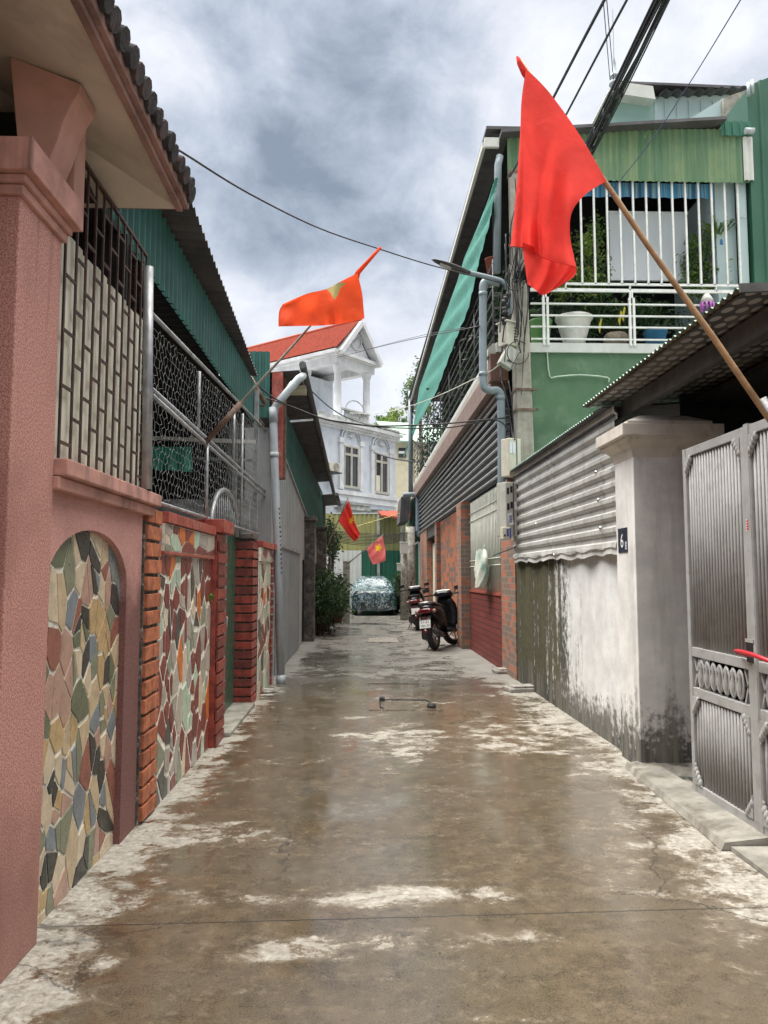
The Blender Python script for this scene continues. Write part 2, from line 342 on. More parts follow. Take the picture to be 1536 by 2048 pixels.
def camo():
    t = NT('camouflage_cover')
    r = t.n('ShaderNodeValToRGB'); r.color_ramp.interpolation = 'CONSTANT'
    v = t.n('ShaderNodeTexNoise'); t.l(t.pos, v.inputs['Vector']); v.inputs['Scale'].default_value = 4.6; v.inputs['Detail'].default_value = 2.5; v.inputs['Distortion'].default_value = 1.2
    t.l(v.outputs['Fac'], r.inputs[0])
    e = r.color_ramp.elements; e[0].position = 0; e[0].color = (.010, .026, .028, 1); e[1].position = .40; e[1].color = (.02, .075, .095, 1)
    for p, c in ((.47, (.07, .14, .21)), (.515, (.50, .58, .62)), (.555, (.02, .05, .045)), (.60, (.05, .12, .11)), (.64, (.18, .28, .30))): q = e.new(p); q.color = (*c, 1)
    t.col(r.outputs[0]); t.rough(.27); t.b.inputs['Specular IOR Level'].default_value = 1.0; t.b.inputs['Coat Weight'].default_value = .5
    t.bump(t.noise(9, 5, .6), .6, .03); return t.m
M['camo'] = camo()
def brickmat(name, ca, cb, mort, bw, bh, axis='xy', msz=.012):
    t = NT(name)
    u = t.math('ADD', t.sp.outputs[0], t.sp.outputs[1])
    b = t.n('ShaderNodeTexBrick'); t.l(t.comb(u, t.sp.outputs[2]), b.inputs['Vector'])
    b.inputs['Scale'].default_value = 1; b.inputs['Brick Width'].default_value = bw; b.inputs['Row Height'].default_value = bh
    b.inputs['Mortar Size'].default_value = msz; b.inputs['Color1'].default_value = (0, 0, 0, 1); b.inputs['Color2'].default_value = (1, 1, 1, 1)
    b.inputs['Mortar'].default_value = (.5, .5, .5, 1); b.inputs['Bias'].default_value = 0; b.inputs['Mortar Smooth'].default_value = .3
    c = t.mix(t.mapr(b.outputs['Color'], .42, .62), ca, cb)
    c = t.mix(t.mapr(t.math('MULTIPLY', b.outputs['Color'], 7.31), 0, 7.3, 0, .25), c, mul(ca, .6))
    c = t.mix(b.outputs['Fac'], c, mort)
    c = t.mix(t.math('MULTIPLY', t.mapr(t.noise(7, 6), .4, .7), .45), c, mul(ca, .5))
    t.col(c); t.rough(.7); t.bump(b.outputs['Fac'], -.4, .01); return t.m
M['mixed_brick'] = brickmat('mixed_brick', (.46, .135, .055), (.125, .12, .105), (.22, .17, .135), .36, .125, msz=.008)
M['pale_brick'] = brickmat('pale_mixed_brick', (.44, .155, .085), (.17, .16, .14), (.27, .235, .20), .26, .095, msz=.010)
M['red_plank'] = brickmat('red_wall_tile', (.16, .024, .019), (.21, .036, .025), (.03, .008, .008), .75, .108, msz=.010)
def hexpat():
    t = NT('insulation_underside')
    v = t.n('ShaderNodeTexVoronoi'); t.l(t.scaled(1, .62, 0), v.inputs['Vector']); v.inputs['Scale'].default_value = 11; v.inputs['Randomness'].default_value = .12
    f = t.mapr(v.outputs['Distance'], .34, .38)
    c = t.mix(f, (.34, .33, .31), (.05, .048, .05))
    c = t.mix(t.math('MULTIPLY', t.mapr(t.noise(2.5, 6), .4, .65), .6), c, (.16, .14, .11))
    t.col(c); t.rough(.7); return t.m
M['hexpat'] = hexpat()
def grimewall(name, base, moss_y0, moss_y1, low_h, pillar=False):
    """whitewash with running mould: the mould is the wall's own colour, in tongues that hang from its top and climb from its foot"""
    t = NT(name)
    y = t.sp.outputs[1]; z = t.sp.outputs[2]
    c = t.mix(t.mapr(t.noise(3.2, 9, .65), .35, .68), mul(base, .78), base)
    c = t.mix(t.math('MULTIPLY', t.mapr(t.noise(1.1, 7, .6), .45, .65), .5), c, mul(base, .66))
    st = t.noise(1, 8, .68, vec=t.scaled(6.0, 6.0, .55))
    fine = t.noise(13, 8, .72)
    if not pillar:
        b = t.mapr(y, moss_y0, moss_y1, 0, 1)
        k = t.math('ADD', t.math('MULTIPLY', b, .42), t.math('MULTIPLY', st, .95))
        k = t.math('ADD', k, t.math('MULTIPLY', t.math('SUBTRACT', fine, .5), .55))
        f = t.mapr(k, .60, .80)
        c = t.mix(f, c, t.mix(t.mapr(t.math('ADD', t.math('MULTIPLY', fine, .5), t.math('MULTIPLY', st, .5)), .38, .60), (.026, .025, .011), (.082, .073, .030)))
        # one black run
        d = t.math('ABSOLUTE', t.math('SUBTRACT', y, t.math('ADD', 8.72, t.math('MULTIPLY', t.math('SUBTRACT', st, .5), .9))))
        f2 = t.math('MULTIPLY', t.mapr(d, .02, .34, .95, 0), t.mapr(t.math('ADD', fine, t.math('MULTIPLY', t.math('SUBTRACT', st, .5), .8)), .36, .62))
        c = t.mix(f2, c, (.05, .05, .045))
    lo = t.math('ADD', t.math('MULTIPLY', z, -1.0 / low_h), 1.0)
    k2 = t.math('ADD', t.math('MULTIPLY', lo, .6), t.math('ADD', t.math('MULTIPLY', t.math('SUBTRACT', fine, .5), 1.0), t.math('MULTIPLY', t.math('SUBTRACT', st, .5), 1.0)))
    f3 = t.mapr(k2, .16, .46)
    if pillar: f3 = t.math('MULTIPLY', f3, t.mapr(t.noise(2.4, 5), .28, .44))
    c = t.mix(t.math('MULTIPLY', f3, .93), c, t.mix(t.mapr(st, .4, .6), (.022, .022, .019), (.13, .12, .095)))
    if pillar:
        c = t.mix(t.math('MULTIPLY', t.mapr(st, .5, .72), .35), c, (.3, .28, .26))
    t.col(c); t.rough(.85); t.bump(fine, .4, .01); return t.m
M['limewall'] = grimewall('mouldy_whitewash', (.74, .74, .735), 7.5, 10.0, .55)
M['limepillar'] = grimewall('stained_whitewash', (.78, .765, .74), 0, 1, .75, True)
M['limecap'] = mk('old_white_moulding', (.60, .56, .50), .85, var=.14, vs_=4, blot=((.33, .27, .23), .55, 5), bump=.15)
def ground():
    t = NT('wet_concrete')
    x = t.sp.outputs[0]; y = t.sp.outputs[1]
    big = t.noise(.55, 4, .55)
    n = t.math('MULTIPLY_ADD', t.math('SUBTRACT', t.math('ADD', t.math('MULTIPLY', t.noise(1.7, 6, .6, vec=t.scaled(1, 1.2, 1), dist=.3), .45), t.math('MULTIPLY', t.noise(5.2, 12, .72, vec=t.scaled(1, 1.25, 1), dist=.4), .55)), .5), 1.75, .465)
    fine = t.noise(34, 6, .7)
    mid = t.noise(5.5, 8, .66)
    # rain has dried first along the walls, on the high crowns of the slab and far down the lane
    wob = t.math('ADD', x, t.math('MULTIPLY', t.math('SUBTRACT', mid, .5), .5))
    eL = t.mapr(wob, -1.38, -.88, .34, 0); eR = t.mapr(wob, 1.5, 2.3, 0, .30)
    near = t.mapr(y, 2.2, 3.6, .18, 0); eL2 = t.math('MULTIPLY', t.mapr(wob, -1.2, -.7, 1, 0), near)
    far = t.mapr(y, 9.6, 15.0, 0, .27)
    farw = t.math('MULTIPLY', t.mapr(y, 9.8, 10.6), t.mapr(big, .45, .62, .25, -.12))
    k = t.math('ADD', n, t.math('ADD', eL, eR)); k = t.math('ADD', k, t.math('ADD', far, eL2))
    def patch(cx, cy, rx, ry, wt):
        dx = t.math('POWER', t.math('DIVIDE', t.math('SUBTRACT', x, cx), rx), 2); dy = t.math('POWER', t.math('DIVIDE', t.math('SUBTRACT', y, cy), ry), 2)
        return t.mapr(t.math('ADD', dx, dy), 0, 1.0, wt, 0)
    for p in ((.45, 7.4, 1.0, 1.2, .19), (.20, 3.86, 1.6, .17, .23), (-.45, 3.34, .7, .16, .15), (1.5, 7.6, .7, 1.5, .15), (-.45, 14.5, .8, 2.0, -.22), (-.5, 21.5, .7, 2.2, -.3), (.3, 24.5, .9, .9, -.25), (1.0, 12.2, 1.6, .8, .12), (1.75, 4.3, .55, 1.2, .13), (.55, 9.5, .8, .8, .12), (-.9, 4.75, .6, .35, .12), (.4, 3.42, .7, .14, .13), (.5, 6.3, .8, .3, .07), (-.2, 8.6, .9, .25, .12)):
        k = t.math('ADD', k, patch(*p))
    k = t.math('ADD', k, t.math('MULTIPLY', t.math('SUBTRACT', fine, .5), .22))
    dry = t.math('MULTIPLY', t.mapr(k, .63, .78), t.mapr(t.noise(23, 8, .78), .36, .52, .18, 1))
    damp = t.mapr(k, .54, .66)
    wetc = t.mix(t.mapr(mid, .3, .7), (.050, .037, .022), (.130, .097, .060))
    wetc = t.mix(t.mapr(t.noise(.9, 6, .6), .4, .62), wetc, (.10, .082, .058))
    wetc = t.mix(t.math('MULTIPLY', damp, .5), wetc, (.24, .20, .15))
    wetc = t.mix(t.math('MULTIPLY', t.mapr(t.noise(60, 4, .7), .3, .5, 1, 0), .5), wetc, (.05, .04, .028))
    wetc = t.mix(t.math('MULTIPLY', t.mapr(t.noise(13, 10, .74), .50, .66), .5), wetc, (.21, .168, .115))
    wetc = t.mix(t.math('MULTIPLY', t.mapr(t.noise(9, 10, .75, vec=t.scaled(1, 1.1, 1.0)), .36, .50, 1, 0), .65), wetc, (.042, .033, .022))
    wetc = t.mix(t.math('MULTIPLY', t.mapr(t.noise(120, 4, .85), .44, .60), .32), wetc, (.22, .178, .125))
    rust = t.math('MULTIPLY', t.mapr(x, -1.1, -.75, 1, 0), t.mapr(mid, .45, .62)); wetc = t.mix(t.math('MULTIPLY', rust, .7), wetc, (.085, .04, .018))
    dryc = t.mix(t.mapr(fine, .3, .7), (.30, .28, .24), (.50, .475, .42))
    dryc = t.mix(t.math('MULTIPLY', t.mapr(t.noise(11, 7, .7), .42, .62, 1, 0), .4), dryc, (.19, .175, .145))
    farc = t.mix(t.mapr(t.noise(2.1, 8, .65), .35, .65), (.17, .163, .148), (.265, .255, .23))
    dryc = t.mix(t.mapr(y, 9.5, 12.5), dryc, farc)
    wetc = t.mix(t.math('MULTIPLY', t.mapr(y, 9.0, 12.0), .8), wetc, (.115, .11, .10))
    c = t.mix(dry, wetc, dryc)
    # joints sawn across the slab, and hair cracks
    def joint(y0, wd, tilt):
        d = t.math('ABSOLUTE', t.math('SUBTRACT', t.math('SUBTRACT', y, y0), t.math('ADD', t.math('MULTIPLY', x, tilt), t.math('MULTIPLY', t.math('SUBTRACT', mid, .5), .03))))
        return t.mapr(d, wd * .5, wd, 1, 0)
    j = t.math('MAXIMUM', joint(3.62, .007, .03), joint(11.05, .02, .0)); j = t.math('MAXIMUM', j, joint(19.0, .03, 0))
    vc = t.n('ShaderNodeTexVoronoi', feature='DISTANCE_TO_EDGE'); vc.inputs['Scale'].default_value = .42
    wv = t.n('ShaderNodeVectorMath', operation='MULTIPLY_ADD'); t.l(t.noise(1.9, 8, .65, color=True), wv.inputs[0]); wv.inputs[1].default_value = (.55, .55, 0); t.l(t.pos, wv.inputs[2])
    t.l(wv.outputs[0], vc.inputs['Vector'])
    crack = t.math('MULTIPLY', t.mapr(vc.outputs['Distance'], .0012, .0042, 1, 0), t.mapr(t.noise(.8, 3), .47, .56))
    j = t.math('MAXIMUM', j, t.math('MULTIPLY', crack, .8))
    c = t.mix(t.math('MULTIPLY', t.mapr(t.noise(26, 2, .4), .735, .75), .75), c, (.05, .035, .02))
    c = t.mix(t.math('MULTIPLY', j, .85), c, (.03, .026, .02))
    t.col(c)
    wr = t.mapr(t.noise(1.6, 7, .6), .34, .64, .07, .30)
    t.l(t.math('ADD', t.math('MULTIPLY', dry, t.math('SUBTRACT', .82, wr)), wr), t.b.inputs['Roughness'])
    t.b.inputs['Specular IOR Level'].default_value = .7
    h = t.math('ADD', t.math('MULTIPLY', mid, t.math('MULTIPLY_ADD', dry, .5, .12)), t.math('MULTIPLY', fine, t.math('MULTIPLY_ADD', dry, .5, .03)))
    h = t.math('SUBTRACT', h, t.math('MULTIPLY', j, .6))
    t.bump(h, .16, .02); return t.m
M['ground'] = ground()
M['kerb'] = mk('kerb_concrete', (.29, .275, .24), .85, var=.35, vs_=4.5, bump=.4, bs=50, blot=((.12, .10, .075), .75, 3.5))
M['skirt'] = mk('mouldy_mortar', (.20, .19, .165), .9, var=.5, vs_=7, bump=.6, bs=30, blot=((.035, .035, .03), .85, 5))
M['moss'] = LEAFY[2]

# ---------------------------------------------------------------- mesh builder
class MB:
    def __init__(s): s.v = []; s.f = []; s.m = []; s.sm = []
    def add(s, pts, faces, mi=0, smooth=False):
        o = len(s.v); s.v += [Vector(p) for p in pts]
        for f in faces: s.f.append([i + o for i in f]); s.m.append(mi); s.sm.append(smooth)
        return s
    def poly(s, pts, mi=0): return s.add(pts, [list(range(len(pts)))], mi)
    def box(s, x0, x1, y0, y1, z0, z1, mi=0):
        p = [(x, y, z) for z in (z0, z1) for y in (y0, y1) for x in (x0, x1)]
        return s.add(p, [(0, 2, 3, 1), (4, 5, 7, 6), (0, 1, 5, 4), (2, 6, 7, 3), (0, 4, 6, 2), (1, 3, 7, 5)], mi)
    def obox(s, c, ax, ay, az, mi=0):
        c, ax, ay, az = map(Vector, (c, ax, ay, az))
        p = [c + ax * i + ay * j + az * k for k in (-1, 1) for j in (-1, 1) for i in (-1, 1)]
        return s.add(p, [(0, 2, 3, 1), (4, 5, 7, 6), (0, 1, 5, 4), (2, 6, 7, 3), (0, 4, 6, 2), (1, 3, 7, 5)], mi)
    def bar(s, a, b, w_, d_, up=(0, 0, 1), mi=0):
        a, b = Vector(a), Vector(b); t = (b - a); L = t.length; t.normalize(); u = Vector(up)
        sd_ = t.cross(u)
        if sd_.length < 1e-4: sd_ = t.cross(Vector((1, 0, 0)))
        sd_.normalize(); u = sd_.cross(t)
        return s.obox((a + b) / 2, t * L / 2, sd_ * w_ / 2, u * d_ / 2, mi)
    def prism(s, pts, ext, mi=0):
        ext = Vector(ext); n = len(pts); a = [Vector(p) for p in pts]; b = [p + ext for p in a]
        fs = [list(range(n))[::-1], list(range(n, 2 * n))] + [(i, (i + 1) % n, n + (i + 1) % n, n + i) for i in range(n)]
        return s.add(a + b, fs, mi)
    def tube(s, pts, r, n=8, caps=True, mi=0, smooth=True):
        pts = [Vector(p) for p in pts]; m = len(pts); rs = r if isinstance(r, (list, tuple)) else [r] * m
        V = []; prev = None
        for i in range(m):
            t = (pts[min(i + 1, m - 1)] - pts[max(i - 1, 0)])
            if t.length < 1e-9: t = Vector((0, 0, 1))
            t.normalize()
            if prev is None:
                a = t.cross(Vector((0, 0, 1)))
                if a.length < 1e-3: a = t.cross(Vector((1, 0, 0)))
                a.normalize()
            else:
                a = prev - t * prev.dot(t)
                if a.length < 1e-6: a = t.orthogonal()
                a.normalize()
            prev = a; b = t.cross(a)
            V += [pts[i] + (a * math.cos(2 * math.pi * k / n) + b * math.sin(2 * math.pi * k / n)) * rs[i] for k in range(n)]
        F = [(i * n + k, i * n + (k + 1) % n, (i + 1) * n + (k + 1) % n, (i + 1) * n + k) for i in range(m - 1) for k in range(n)]
        s.add(V, F, mi, smooth)
        if caps:
            s.add(V[:n], [list(range(n))[::-1]], mi); s.add(V[-n:], [list(range(n))], mi)
        return s
    def lathe(s, c, prof, n=20, mi=0, axis=None, smooth=True):
        c = Vector(c); az = Vector(axis or (0, 0, 1)).normalized(); ax = az.orthogonal().normalized(); ay = az.cross(ax)
        V = [c + az * h + (ax * math.cos(2 * math.pi * k / n) + ay * math.sin(2 * math.pi * k / n)) * r for r, h in prof for k in range(n)]
        F = [(i * n + k, i * n + (k + 1) % n, (i + 1) * n + (k + 1) % n, (i + 1) * n + k) for i in range(len(prof) - 1) for k in range(n)]
        return s.add(V, F, mi, smooth)
    def grid(s, rows, mi=0, smooth=True, mf=None):
        nr, nc = len(rows), len(rows[0]); V = [p for r_ in rows for p in r_]; o = len(s.v)
        s.v += [Vector(p) for p in V]
        for i in range(nr - 1):
            for j in range(nc - 1):
                s.f.append([o + i * nc + j, o + i * nc + j + 1, o + (i + 1) * nc + j + 1, o + (i + 1) * nc + j])
                s.m.append(mf(i, j) if mf else mi); s.sm.append(smooth)
        return s
    def loft(s, rings, mi=0, caps=True, smooth=True):
        n = len(rings[0]); V = [p for r_ in rings for p in r_]
        F = [(i * n + k, i * n + (k + 1) % n, (i + 1) * n + (k + 1) % n, (i + 1) * n + k) for i in range(len(rings) - 1) for k in range(n)]
        s.add(V, F, mi, smooth)
        if caps: s.add(rings[0], [list(range(n))[::-1]], mi); s.add(rings[-1], [list(range(n))], mi)
        return s
    def corr(s, o, u, v, n, L, h0, h1, pitch, amp, prof='trap', mi=0, smooth=False):
        """ribbed sheet: ribs run along v, repeat along u; h0/h1 are numbers or functions of the distance along u"""
        o, u, v, n = Vector(o), Vector(u).normalized(), Vector(v).normalized(), Vector(n).normalized()
        P = {'trap': ((0, 0), (.42, 0), (.52, 1), (.90, 1)), 'sine': tuple((k / 8, .5 - .5 * math.cos(2 * math.pi * k / 8)) for k in range(8)),
             'rib': ((0, 0), (.7, 0), (.78, 1), (.92, 1))}[prof]
        S_ = []
        k = 0
        while k * pitch < L:
            for a, b in P:
                q = (k + a) * pitch
                if q <= L: S_.append((q, b * amp))
            k += 1
        S_.append((L, 0))
        f0 = h0 if callable(h0) else (lambda q: h0); f1 = h1 if callable(h1) else (lambda q: h1)
        lo = [o + u * q + n * a + v * f0(q) for q, a in S_]; hi = [o + u * q + n * a + v * f1(q) for q, a in S_]
        return s.grid([lo, hi], mi, smooth)
    def build(s, name, mats, parent=None, local=False, bevel=0):
        me = bpy.data.meshes.new(name)
        mats = mats if isinstance(mats, (list, tuple)) else [mats]
        if parent is None and not local:
            lo = Vector([min(p[i] for p in s.v) for i in range(3)]); hi = Vector([max(p[i] for p in s.v) for i in range(3)])
            org = Vector(((lo.x + hi.x) / 2, (lo.y + hi.y) / 2, lo.z))
        elif local: org = Vector((0, 0, 0))
        else:
            org = Vector((0, 0, 0)); q = parent
            while q is not None: org = org + q.location; q = q.parent
        me.from_pydata([p - org for p in s.v], [], s.f)
        for m_ in mats: me.materials.append(m_)
        me.polygons.foreach_set('material_index', s.m); me.polygons.foreach_set('use_smooth', s.sm)
        bm = bmesh.new(); bm.from_mesh(me); bmesh.ops.remove_doubles(bm, verts=bm.verts, dist=1e-5)
        bmesh.ops.recalc_face_normals(bm, faces=bm.faces); bm.to_mesh(me); bm.free()
        o = bpy.data.objects.new(name, me); COL.objects.link(o)
        if parent is None: o.location = org
        else: o.parent = parent
        if bevel:
            b = o.modifiers.new('edge', 'BEVEL'); b.width = bevel; b.segments = 2; b.limit_method = 'ANGLE'; b.angle_limit = R(50)
        return o
def tag(o, label=None, cat=None, group=None, kind=None):
    if label: o['label'] = label
    if cat: o['category'] = cat
    if group: o['group'] = group
    if kind: o['kind'] = kind
    return o
def thing(name, label, cat, loc, group=None):
    o = bpy.data.objects.new(name, None); COL.objects.link(o); o.location = loc; o.empty_display_size = .2
    return tag(o, label, cat, group)
def text_pts(txt, size):
    c = bpy.data.curves.new('t', 'FONT'); c.body = txt; c.size = size; c.align_x = 'CENTER'; c.align_y = 'CENTER'; c.resolution_u = 3
    o = bpy.data.objects.new('t', c); COL.objects.link(o); dg = bpy.context.evaluated_depsgraph_get()
    me = bpy.data.meshes.new_from_object(o.evaluated_get(dg)); v = [p.co.copy() for p in me.vertices]; f = [list(p.vertices) for p in me.polygons]
    bpy.data.objects.remove(o); bpy.data.curves.remove(c); bpy.data.meshes.remove(me); return v, f
def put_text(mb, txt, size, org, ux, uy, sx=1.0, mi=0):
    v, f = text_pts(txt, size); org, ux, uy = Vector(org), Vector(ux).normalized(), Vector(uy).normalized()
    return mb.add([org + ux * p.x * sx + uy * p.y for p in v], f, mi)
def catenary(a, b, sag, n=14):
    a, b = Vector(a), Vector(b)
    return [a.lerp(b, i / n) - Vector((0, 0, sag * 4 * (i / n) * (1 - i / n))) for i in range(n + 1)]
def smooth_path(pts, k=6):
    pts = [Vector(p) for p in pts]; out = []
    for i in range(len(pts) - 1):
        p0, p1, p2, p3 = pts[max(i - 1, 0)], pts[i], pts[i + 1], pts[min(i + 2, len(pts) - 1)]
        for j in range(k):
            t = j / k
            out.append(.5 * ((2 * p1) + (p2 - p0) * t + (2 * p0 - 5 * p1 + 4 * p2 - p3) * t * t + (3 * p1 - p0 - 3 * p2 + p3) * t ** 3))
    return out + [pts[-1]]
def leaves(mb, c, rad, n, size, rg, clumps=10, spread=.42, droop=.3, aspect=.42, mats=3):
    c = Vector(c); rad = Vector(rad); cl = []
    for _ in range(clumps):
        while True:
            q = Vector((rg.uniform(-1, 1), rg.uniform(-1, 1), rg.uniform(-1, 1)))
            if q.length < 1: break
        cl.append((q, rg.choice(range(mats)), rg.uniform(.6, 1.25)))
    for _ in range(n):
        q, mi, sc_ = rg.choice(cl)
        p = q + Vector((rg.gauss(0, spread), rg.gauss(0, spread), rg.gauss(0, spread))) * .62 * sc_
        p = c + Vector((p.x * rad.x, p.y * rad.y, p.z * rad.z))
        d = Vector((rg.uniform(-1, 1), rg.uniform(-1, 1), rg.uniform(-.9, .6) - droop)).normalized()
        sd_ = d.cross(Vector((rg.uniform(-1, 1), rg.uniform(-1, 1), rg.uniform(-1, 1))))
        if sd_.length < 1e-3: continue
        sd_.normalize(); L = size * rg.uniform(.6, 1.3); W = L * aspect
        nn = d.cross(sd_) * L * .12
        m_ = mi if rg.random() < .7 else rg.randrange(mats)
        mb.add([p, p + d * L * .45 + sd_ * W * .5 - nn, p + d * L, p + d * L * .45 - sd_ * W * .5 - nn], [(0, 1, 2), (0, 2, 3)], m_)
def blades(mb, c, n, L, w_, rg, mats=3, up=.8):
    c = Vector(c)
    for _ in range(n):
        a = rg.uniform(0, 2 * math.pi); o = Vector((math.cos(a), math.sin(a), 0)); l = L * rg.uniform(.6, 1.2); k = rg.uniform(.3, 1)
        pts = [c, c + o * l * .25 * k + Vector((0, 0, l * .5 * up)), c + o * l * .6 * k + Vector((0, 0, l * .75 * up)), c + o * l * .95 * k + Vector((0, 0, l * .55 * up))]
        sd_ = Vector((-o.y, o.x, 0)) * w_ / 2; mi = rg.randrange(mats)
        mb.add([pts[0] - sd_, pts[0] + sd_, pts[1] - sd_, pts[1] + sd_, pts[2] - sd_ * .7, pts[2] + sd_ * .7, pts[3]], [(0, 1, 3, 2), (2, 3, 5, 4), (4, 5, 6)], mi)
# ================================================================ ground
g_ = MB(); g_.box(-400, 400, -60, 700, -.4, 0)
tag(g_.build('ground', M['ground']), kind='structure')

# ================================================================ left: pink house
XL = -1.36
def shards(mb, poly, xf, n, asp, rg, pal, gap=.007, th=.007, weights=None, base=1):
    """random broken tiles: voronoi cells of a convex outline given in (u, v); asp stretches them along v"""
    us = [p[0] for p in poly]; vs2 = [p[1] for p in poly]
    pts = []
    while len(pts) < n:
        q = (rg.uniform(min(us), max(us)), rg.uniform(min(vs2), max(vs2)))
        md = .35 * math.sqrt((max(us) - min(us)) * (max(vs2) - min(vs2)) / n)
        if all((q[0] - r_[0]) ** 2 * asp + (q[1] - r_[1]) ** 2 / asp > md * md for r_ in pts) or rg.random() < .12: pts.append(q)
    for i, p in enumerate(pts):
        cell = [(u, v / asp) for u, v in poly]; c = (p[0], p[1] / asp)
        for j, q in enumerate(pts):
            if i == j: continue
            q2 = (q[0], q[1] / asp); nx, ny = q2[0] - c[0], q2[1] - c[1]; L = math.hypot(nx, ny)
            if L > 1.2 or L < 1e-6: continue
            nx /= L; ny /= L; off = L / 2 - gap * (.35 + .9 * ((i * 37 + j * 37) % 11) / 11)
            d = nx * c[0] + ny * c[1] + off; out = []
            for k in range(len(cell)):
                A, B = cell[k], cell[(k + 1) % len(cell)]
                da, db = nx * A[0] + ny * A[1] - d, nx * B[0] + ny * B[1] - d
                if da <= 0: out.append(A)
                if da * db < 0: t_ = da / (da - db); out.append((A[0] + (B[0] - A[0]) * t_, A[1] + (B[1] - A[1]) * t_))
            cell = out
            if len(cell) < 3: break
        if len(cell) < 3: continue
        cx = sum(a for a, b in cell) / len(cell); cy = sum(b for a, b in cell) / len(cell)
        cell = [(cx + (a - cx) * rg.uniform(.93, 1.0), (cy + (b - cy) * rg.uniform(.93, 1.0)) * asp) for a, b in cell]
        tl = rg.uniform(-.012, .012), rg.uniform(-.012, .012); cy *= asp
        top = [xf(a, b, th + tl[0] * (a - cx) + tl[1] * (b - cy)) for a, b in cell]; bot = [xf(a, b, 0) for a, b in cell]
        m_ = base + (rg.choices(range(len(pal)), weights)[0] if weights else rg.randrange(len(pal)))
        k = len(cell); mb.add(top + bot, [list(range(k))] + [(i_, (i_ + 1) % k, k + (i_ + 1) % k, k + i_) for i_ in range(k)], m_)

ph = thing('pink_house', 'pink roughcast house with a tiled hip eave, arched mosaic niche and barred window', 'house', (-1.7, 3.9, 0))
b = MB(); b.box(-4.5, -1.92, -3.0, 3.42, 0, 3.95); b.build('wall', M['cream_soffit'], ph)
b = MB(); b.box(-1.919, XL, -3.0, 2.42, 0, 3.74); b.build('front_wall', M['pink'], ph)  # unseen run of wall, added to shade the pillar's near face
b = MB(); b.box(-1.93, XL, 3.0, 3.43, 0, 3.06); b.build('pillar', M['pink'], ph, bevel=.006)
b = MB()
for i, (e, z0, z1) in enumerate(((.018, 3.06, 3.10), (.035, 3.102, 3.135), (.07, 3.137, 3.27))): b.box(-1.95, XL + e, 3.0 - e, 3.43 + e, z0, z1)
b.build('capital', M['pink_trim'], ph, bevel=.006)
b = MB(); prof = [ony(x, y, 3.25) for x, y in ((36, 300), (20, 112), (162, 168), (158, 186), (145, 205), (128, 240), (114, 285), (98, 322))]
b.prism(prof, (0, .19, 0)); b.build('corbel', M['corbel'], ph, bevel=.004)
b = MB(); b.box(-1.46, -1.33, 3.47, 3.6, 3.27, 3.78); b.build('corbel', M['corbel'], ph)
# arched wall
yc, ya, zs, za = 4.04, .585, 1.50, .28
b = MB(); XW = -1.385; N = 22
arc = [(yc - ya * math.cos(math.pi * i / N), zs + za * math.sin(math.pi * i / N)) for i in range(N + 1)]
for i in range(N):
    (y0, z0), (y1, z1) = arc[i], arc[i + 1]
    b.poly([(XW, y0, z0), (XW, y1, z1), (XW, y1, 1.99), (XW, y0, 1.99)])
    b.poly([(XW, y0, z0), (XW, y1, z1), (XW - .045, y1, z1), (XW - .045, y0, z0)])
b.poly([(XW, yc + ya, 0), (XW, 4.93, 0), (XW, 4.93, 1.99), (XW, yc + ya, 1.99)])
b.poly([(XW, yc + ya, 0), (XW, yc + ya, zs), (XW - .045, yc + ya, zs), (XW - .045, yc + ya, 0)])
b.poly([(XW, 3.43, 0), (XW, yc - ya, 0), (XW, yc - ya, 1.99), (XW, 3.43, 1.99)])
b.box(XW - .16, XW - .06, 3.43, 4.93, 0, 1.99)
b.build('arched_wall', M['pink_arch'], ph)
b = MB(); yl = yc - ya
up = MB()
for i in range(N):
    (y0, z0), (y1, z1) = arc[i], arc[i + 1]
    up.poly([(XW + .003, y0, z0 + .004), (XW + .003, y1, z1 + .004), (XW + .003, y1, 1.985), (XW + .003, y0, 1.985)])
mb = MB(); mb.box(XW - .052, XW - .042, yc - ya, yc + ya, 0, 1.8)
outl = [(yc - ya, 0.0), (yc + ya, 0.0)] + [(y, z) for y, z in arc[::-1]]
shards(mb, outl, lambda u, v, t: (XW - .042 + t, u, v), 135, 1.5, random.Random(3), ARCH, .006, .006, (17, 12, 18, 11, 11, 12, 8, 11, 8))
mb.build('mosaic_panel', [M['grout']] + ARCH, ph)
b = MB(); b.box(-1.5, -1.30, 3.435, 5.06, 1.992, 2.07); b.box(-1.5, -1.335, 3.435, 5.03, 1.93, 1.990)
b.build('sill', M['pink_trim'], ph, bevel=.008)
# window grille
wg = MB(); xg = -1.40
ys = [onx(p, 700, xg).y for p in (124, 147, 166, 184, 200, 215, 230, 243, 256, 268, 279, 289)]
for y in ys: wg.box(xg - .005, xg + .005, y - .008, y + .008, 2.07, 3.62)
for i in range(len(ys) - 1):
    z = 2.07 + (.10 if i % 2 == 0 else .235)
    while z < 3.55:
        wg.box(xg - .005, xg + .005, ys[i] + .008, ys[i + 1] - .008, z - .007, z + .007); z += .268
wg.box(xg - .009, xg + .009, ys[0], ys[-1], 3.62, 3.64)
wgo = wg.build('window_grille', M['iron'], ph)
PT = (onx(147, 492, -1.424).z + onx(288, 640, -1.424).z) / 2
b = MB()
for i in range(len(ys) - 1): b.box(-1.432 - .004 * (i % 2), -1.424 - .004 * (i % 2), ys[i] - .02, ys[i + 1] + .03, 2.07, PT + .015 * math.sin(i * 2.1))
b.build('window_panel', M['cream_panel'], ph)
